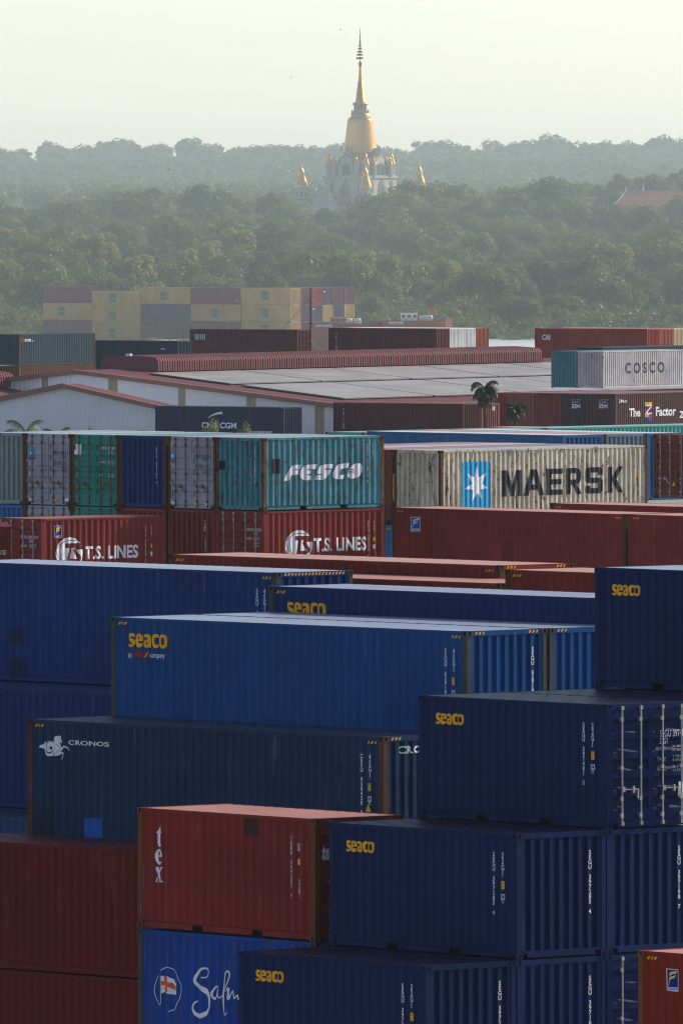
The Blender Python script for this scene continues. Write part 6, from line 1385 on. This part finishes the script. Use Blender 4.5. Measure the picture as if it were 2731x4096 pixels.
for nm, spec in dict(
        round_a=(10.5, 11.5, .4, 30, 6500, .42, 'round', 'dense'), round_b=(11.5, 10.0, .6, 30, 6500, .42, 'round', 'dense'),
        round_c=(9.0, 12.5, .2, 34, 6500, .42, 'round', 'olive'), loose_a=(10.0, 9.0, .4, 22, 3400, .38, 'round', 'olive'),
        loose_b=(12.0, 7.5, 1.0, 18, 3400, .38, 'tall', 'pale'), umbrella=(11.5, 13.0, 1.5, 28, 5600, .42, 'umbrella', 'dense'),
        tall=(14.5, 7.0, 3.0, 18, 3800, .38, 'tall', 'olive'), shrub=(5.0, 8.5, -.3, 18, 3000, .36, 'round', 'olive')).items():
    h, wd, base, nc, nl, lf, kd, lm = spec
    q, C = crown_verts(h, wd, base, nc, nl, lf, kd)
    PROTO[nm] = (mesh_from_quads('crown', q), trunk_mesh(h, base, .035 * h, C), LM[lm], h)
TL = dict(round_a='dark green broad tree in the hazy forest', round_b='dark green rounded tree in the hazy forest', round_c='olive green spreading tree in the hazy forest', loose_a='olive green loose crowned tree in the hazy forest',
          loose_b='pale yellow green slender tree in the hazy forest', umbrella='dark flat topped tree in the hazy forest', tall='tall olive green tree standing out of the hazy forest', shrub='low olive green shrub on the river bank')
NAME = dict(shrub='bush'); COUNT = 0
def tree(kind, x, y, top=None, scale=None, rz=None, label=None, z=None):
    global COUNT
    cm, tm, lm, h = PROTO[kind]; g = hill(x, y) if z is None else z
    s = scale if scale else (top - g) / h
    sw = s * rng.uniform(.9, 1.2) if s < 1.3 else s
    t = empty(NAME.get(kind, 'broadleaf_tree'), (x, y, g - .3), rng.uniform(0, 6.28) if rz is None else rz); t.scale = (sw, sw, s)
    tag(t, label or TL[kind], 'bush' if kind == 'shrub' else 'tree', TL[kind] if not label else 'single trees of the far bank')
    link('crown', cm, (lm,), t); link('trunk', tm, (M['bark'],), t); COUNT += 1
    return t
px = lambda D, y: (D * 1.7417 - 1365.5) / 47378 * y     # metres across at distance y
top_z = lambda D, y: 30 + (710 - D * 1.7417) / 47378 * y
# skyline of the near ridge, left to right (position along the picture width, crown height)
ridge = [(-15, 462, 'round_a'), (45, 470, 'round_c'), (105, 462, 'round_b'), (165, 455, 'round_c'), (215, 448, 'umbrella'), (262, 438, 'round_b'), (310, 424, 'umbrella'), (345, 430, 'round_a'), (398, 436, 'round_c'), (432, 440, 'round_b'),
         (468, 420, 'round_b'), (503, 432, 'round_a'), (540, 458, 'round_c'), (580, 456, 'loose_a'), (622, 430, 'tall'), (655, 446, 'round_b'), (705, 478, 'round_c'), (745, 484, 'loose_a'), (790, 478, 'round_c'), (820, 482, 'round_a'),
         (868, 440, 'round_c'), (905, 424, 'umbrella'), (950, 414, 'round_a'), (1000, 412, 'round_c'), (1035, 428, 'round_b'), (1085, 455, 'round_c'), (1140, 440, 'round_c'), (1168, 420, 'umbrella'), (1210, 424, 'round_a'), (1262, 404, 'round_b'), (1300, 412, 'round_a'),
         (1345, 416, 'round_b'), (1385, 424, 'round_a'), (1425, 388, 'tall'), (1458, 410, 'round_a'), (1500, 398, 'round_b'), (1545, 388, 'tall'), (1580, 392, 'round_a')]
for i, (D, Y, kd) in enumerate(ridge):
    y = 3105 + 14 * math.sin(i * 2.1) if D > 1330 else 2950 + 25 * math.sin(i * 1.7)
    tree(kd, px(D, y), y, top=top_z(Y, y), label={1425: 'tall tree behind the red temple roof at the right', 950: 'broad dark tree just right of the pagoda base', 622: 'thin tall tree standing left of the pagoda tower', 310: 'dark flat topped tree highest on the left ridge', 468: 'pointed dark tree on the ridge left of the pagoda'}.get(D))
# slope below the ridge, in staggered rows
kinds = ['round_a', 'round_b', 'round_c', 'loose_a', 'umbrella', 'round_a', 'round_c', 'loose_a']
for r, (y, n) in enumerate([(2890, 19), (2825, 19), (2760, 18), (2695, 18), (2630, 17), (2560, 17), (2490, 17), (2420, 16), (2350, 16), (2285, 17), (2228, 19)]):
    hw = 1420 / 47378 * y
    for i in range(n):
        x = -hw + 2 * hw * (i + .5 * (r % 2) + rng.uniform(-.25, .25)) / (n - .5); yy = y + rng.uniform(-22, 22)
        kd = kinds[rng.integers(len(kinds))]
        if r >= 5 and rng.random() < .22: kd = 'loose_b'
        if r >= 10 and rng.random() < .5: kd = 'shrub'
        sc = rng.uniform(.75, 1.12) if r < 10 else rng.uniform(.55, .85)
        if x > 25 and r in (8, 9): sc *= .92
        tree(kd, x, yy, scale=sc)
for D, Y, y, kd, lb in [(237, 544, 2420, 'loose_b', 'pale yellow green tree standing above the left end of the barge'), (485, 541, 2440, 'loose_b', 'pale slender tree above the middle of the barge'), (118, 562, 2380, 'round_b', 'dark round tree at the far left above the barge'), (430, 560, 2430, 'loose_b', 'pale spreading tree above the barge, left of the slender one'),
                        (740, 568, 2330, 'round_c', 'large sunlit tree above the river vessels'), (700, 576, 2325, 'round_a', 'dark half of the large sunlit tree above the vessels'), (1165, 612, 2290, 'round_a', 'dark rounded tree on the bank above the river gap'), (8, 580, 2330, 'loose_b', 'bright yellow green tree at the left edge')]:
    tree(kd, px(D, y), y, top=top_z(Y, y), label=lb)
for D in (1418, 1446, 1476, 1508, 1540, 1568): tree('round_c', px(D, 3005), 3005 + rng.uniform(-8, 8), top=top_z(466 + rng.uniform(-3, 5), 3005))
# distant wood: one mass on the far hill
def far_wood():
    protos = []
    for spec in ((10, 10, -1.5, 18, 950, .72, 'round'), (11, 9, -1.5, 18, 950, .72, 'round'), (9, 11, -1.5, 20, 950, .75, 'round'), (12, 7.5, -1, 14, 800, .7, 'tall')): protos.append(crown_verts(*spec)[0])
    out = []
    def put(x, y, s, k=None, top=None):
        q = protos[rng.integers(4) if k is None else k]; g = hill(x, y); a = rng.uniform(0, 6.28); c, sn = math.cos(a), math.sin(a)
        if top is not None: s = (top - g) / 10.2
        p = q.reshape(-1, 3) * np.array([s * rng.uniform(.9, 1.15)] * 2 + [s]); p = np.stack([p[:, 0] * c - p[:, 1] * sn + x, p[:, 0] * sn + p[:, 1] * c + y, p[:, 2] + g], 1); out.append(p.reshape(-1, 4, 3))
    for y in (3520, 3600, 3690, 3790, 3890, 3990, 4090, 4190, 4290, 4390, 4480, 4570, 4660, 4750, 4840, 4920, 4990, 5050):
        hw = 1450 / 47378 * y; n = int(2 * hw / 6.4)
        for i in range(n):
            x = -hw + 2 * hw * (i + rng.uniform(0, 1)) / n
            if abs(x - PX) < 24 and y < 3600: continue
            put(x, y + rng.uniform(-25, 25), rng.uniform(.72, 1.12))
    for D, Y, wdt in ((115, 321, 1), (230, 316, 1), (262, 312, 1), (290, 318, 1), (200, 330, 1), (365, 318, 1.2), (432, 305, 1.4), (455, 312, 1), (490, 325, 1), (575, 328, 1), (605, 332, 1), (656, 318, 1), (782, 318, 1), (990, 319, 1), (1020, 320, 1), (1060, 325, 1), (1130, 321, 1), (1180, 322, 1), (1215, 320, 1), (1268, 307, 1.3), (1290, 316, 1),
                      (1340, 325, 1), (1385, 318, 1), (1420, 322, 1), (1440, 319, 1), (1480, 320, 1), (1520, 306, 1.3), (1550, 314, 1.1), (50, 338, 1), (10, 342, 1), (330, 336, 1), (540, 336, 1), (700, 338, 1), (740, 340, 1), (1100, 336, 1), (1235, 330, 1)):
        put(px(D, 5060), 5060, 1, rng.integers(3), top_z(Y, 5060))
        put(px(D, 5060) + rng.uniform(-5, 5), 5056, 1, rng.integers(3), top_z(Y + 9, 5060)); put(px(D, 5060) + rng.uniform(-6, 6), 5052, 1, rng.integers(3), top_z(Y + 14, 5060))
    return np.concatenate(out)
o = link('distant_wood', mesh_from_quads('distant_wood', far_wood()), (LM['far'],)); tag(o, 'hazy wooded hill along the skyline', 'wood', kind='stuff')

def undergrowth():
    pr = [crown_verts(4.5, 9, -1.0, 14, 620, .52, 'round')[0] for _ in range(3)]; out = []
    for y in list(range(2188, 2260, 8)) + list(range(2270, 3080, 26)):
        hw = 1430 / 47378 * y; n = int(2 * hw / 6.5)
        for i in range(n):
            x = -hw + 2 * hw * (i + rng.uniform(0, 1)) / n; yy = y + rng.uniform(-6, 6); s = rng.uniform(.5, 1.1) if y > 2200 else rng.uniform(.35, .8)
            a = rng.uniform(0, 6.28); c, sn = math.cos(a), math.sin(a); p = pr[rng.integers(3)].reshape(-1, 3) * s
            out.append(np.stack([p[:, 0] * c - p[:, 1] * sn + x, p[:, 0] * sn + p[:, 1] * c + yy, p[:, 2] + hill(x, yy)], 1).reshape(-1, 4, 3))
    return np.concatenate(out)
o = link('undergrowth', mesh_from_quads('undergrowth', undergrowth()), (LM['olive'],)); tag(o, 'green undergrowth covering the far bank', 'undergrowth', kind='stuff')

# palms and bushes in the yard
M['frond'] = leaf_mat('palm_leaf', (.014, .034, .012), (.03, .05, .014), .25); M['frond2'] = leaf_mat('palm_leaf', (.10, .15, .05), (.16, .2, .08), .3)
def palm(x, y, top, crown, label, mat, nf=13, trunk_r=.12, droop=1.0, h=None):
    t = empty('palm_tree', (x, y, GROUND)); tag(t, label, 'palm'); hh = top - GROUND
    b = MB(); b.tube((0, 0, 0), (.1, 0, hh * .5), trunk_r * 1.2, trunk_r, 8); b.tube((.1, 0, hh * .5), (0, 0, hh), trunk_r, trunk_r * .8, 8); link('trunk', b.mesh('trunk'), (M['bark'],), t)
    for i in range(nf):
        a = i * 2.399 + .3; el = R(80) - R(118) * (i / nf) ** .9; L_ = crown * rng.uniform(.75, 1.15); b = MB(); dr = droop * rng.uniform(.7, 1.25)
        pts = []; p = Vector((0, 0, hh)); e = el
        for s in range(9):
            pts.append(p.copy()); p = p + Vector((math.cos(a) * math.cos(e), math.sin(a) * math.cos(e), math.sin(e))) * (L_ / 8); e -= R(11) * dr * (1 + s * .15)
        side = Vector((-math.sin(a), math.cos(a), 0))
        for s in range(8):
            b.tube(pts[s], pts[s + 1], .022 * (1 - s * .09), n=4)
            for k in range(4):
                c = pts[s].lerp(pts[s + 1], k / 4); d = (pts[s + 1] - pts[s]).normalized(); ll = L_ * .27 * math.sin(math.pi * min(1, (s + k / 4 + 1.0) / 9.6)) + .05
                for sg in (-1, 1):
                    q_ = rng.uniform(.6, 1.2); tip = c + side * sg * ll * .6 * q_ + d * ll * .45 - Z1 * ll * .75 * q_; wv = d * .032
                    b.quad(tuple(c - wv), tuple(c + wv), tuple(tip + wv * .4), tuple(tip - wv * .4))
        link('frond', b.mesh('frond'), (mat,), t)
    return t
palm(10.38, 858, 14.55, 1.4, 'dark feathery palm standing in front of the red container ends, taller one', M['frond'], 30, .11, 1.15)
palm(12.55, 858, 13.15, 1.05, 'dark feathery palm beside the red container ends, shorter one', M['frond'], 24, .09, 1.05)
palm(-22.6, 850, 11.6, 2.3, 'green coconut palm tip in front of the white gable at the left', M['frond2'], 12, .16, .8)
palm(-20.3, 848, 11.3, 1.7, 'smaller green palm tip in front of the white gable', M['frond2'], 10, .14, .8)
for x, s, lb in ((-9.3, .42, 'bright green bush in front of the dark navy container, left one'), (-6.95, .36, 'bright green bush in front of the dark navy container, right one'), (-18.1, .22, 'small green bush top under the white gable')):
    cm, tm, lm, h = PROTO['loose_a']; t = empty('young_tree', (x, 850, GROUND)); zt = {-9.3: 12.55, -6.95: 12.35, -18.1: 12.05}[x]; t.scale = (s * .55, s * .55, (zt - GROUND) / h)
    tag(t, lb, 'tree', 'young trees in the yard'); link('crown', cm, (M['frond2'],), t); link('trunk', tm, (M['bark'],), t)
# birds
for D, Y, y in ((388, 389, 700), (492, 213, 900), (670, 177, 900), (783, 67, 900)):
    t = empty('bird', (px(D, y), y, top_z(Y, y)), rng.uniform(0, 3)); tag(t, {388: 'tiny dark bird in front of the far wood at the left', 492: 'tiny dark bird low in the sky left of the pagoda', 670: 'tiny dark bird in the sky nearest left of the spire', 783: 'tiny dark bird high in the sky beside the spire tip'}[D], 'bird', 'birds in the sky'); t.scale = (.55, .55, .55)
    b = MB(); b.lathe([(.004, -.12), (.022, -.07), (.028, 0), (.02, .07), (.004, .13)], 8); b.v = [(a, c, e) for a, e, c in b.v]
    for s in (-1, 1): b.face([(0, -.05, .01), (0, .06, .01), (s * .16, .03, .09), (s * .34, -.06, .05), (s * .15, -.04, .08)])
    link('body', b.mesh('body'), (M['rubber'],), t)

# ------------------------------------------------------------------ haze: one closed box of thin air round everything
def air(name, box, col, dens, g, label):
    b = MB(); b.box(*box); m = bpy.data.materials.new(name + '_air'); m.use_nodes = True; nt = m.node_tree; nt.nodes.clear()
    out = nt.nodes.new('ShaderNodeOutputMaterial'); pv = nt.nodes.new('ShaderNodeVolumePrincipled')
    pv.inputs['Color'].default_value = (*col, 1); pv.inputs['Density'].default_value = dens; pv.inputs['Anisotropy'].default_value = g
    nt.links.new(pv.outputs[0], out.inputs['Volume']); o = link(name, b.mesh(name), (m,)); tag(o, label, name, kind='stuff')
air('haze', (-600, 600, -80, 5700, -8, 95), (.66, .87, 1.0), 0.000042, 0.2, 'thin pale haze filling the air')
air('mist', (-560, 560, 1300, 5650, -6, 50), (.78, .93, 1.0), 0.00013, 0.2, 'pale blue green mist lying over the river and the woods')
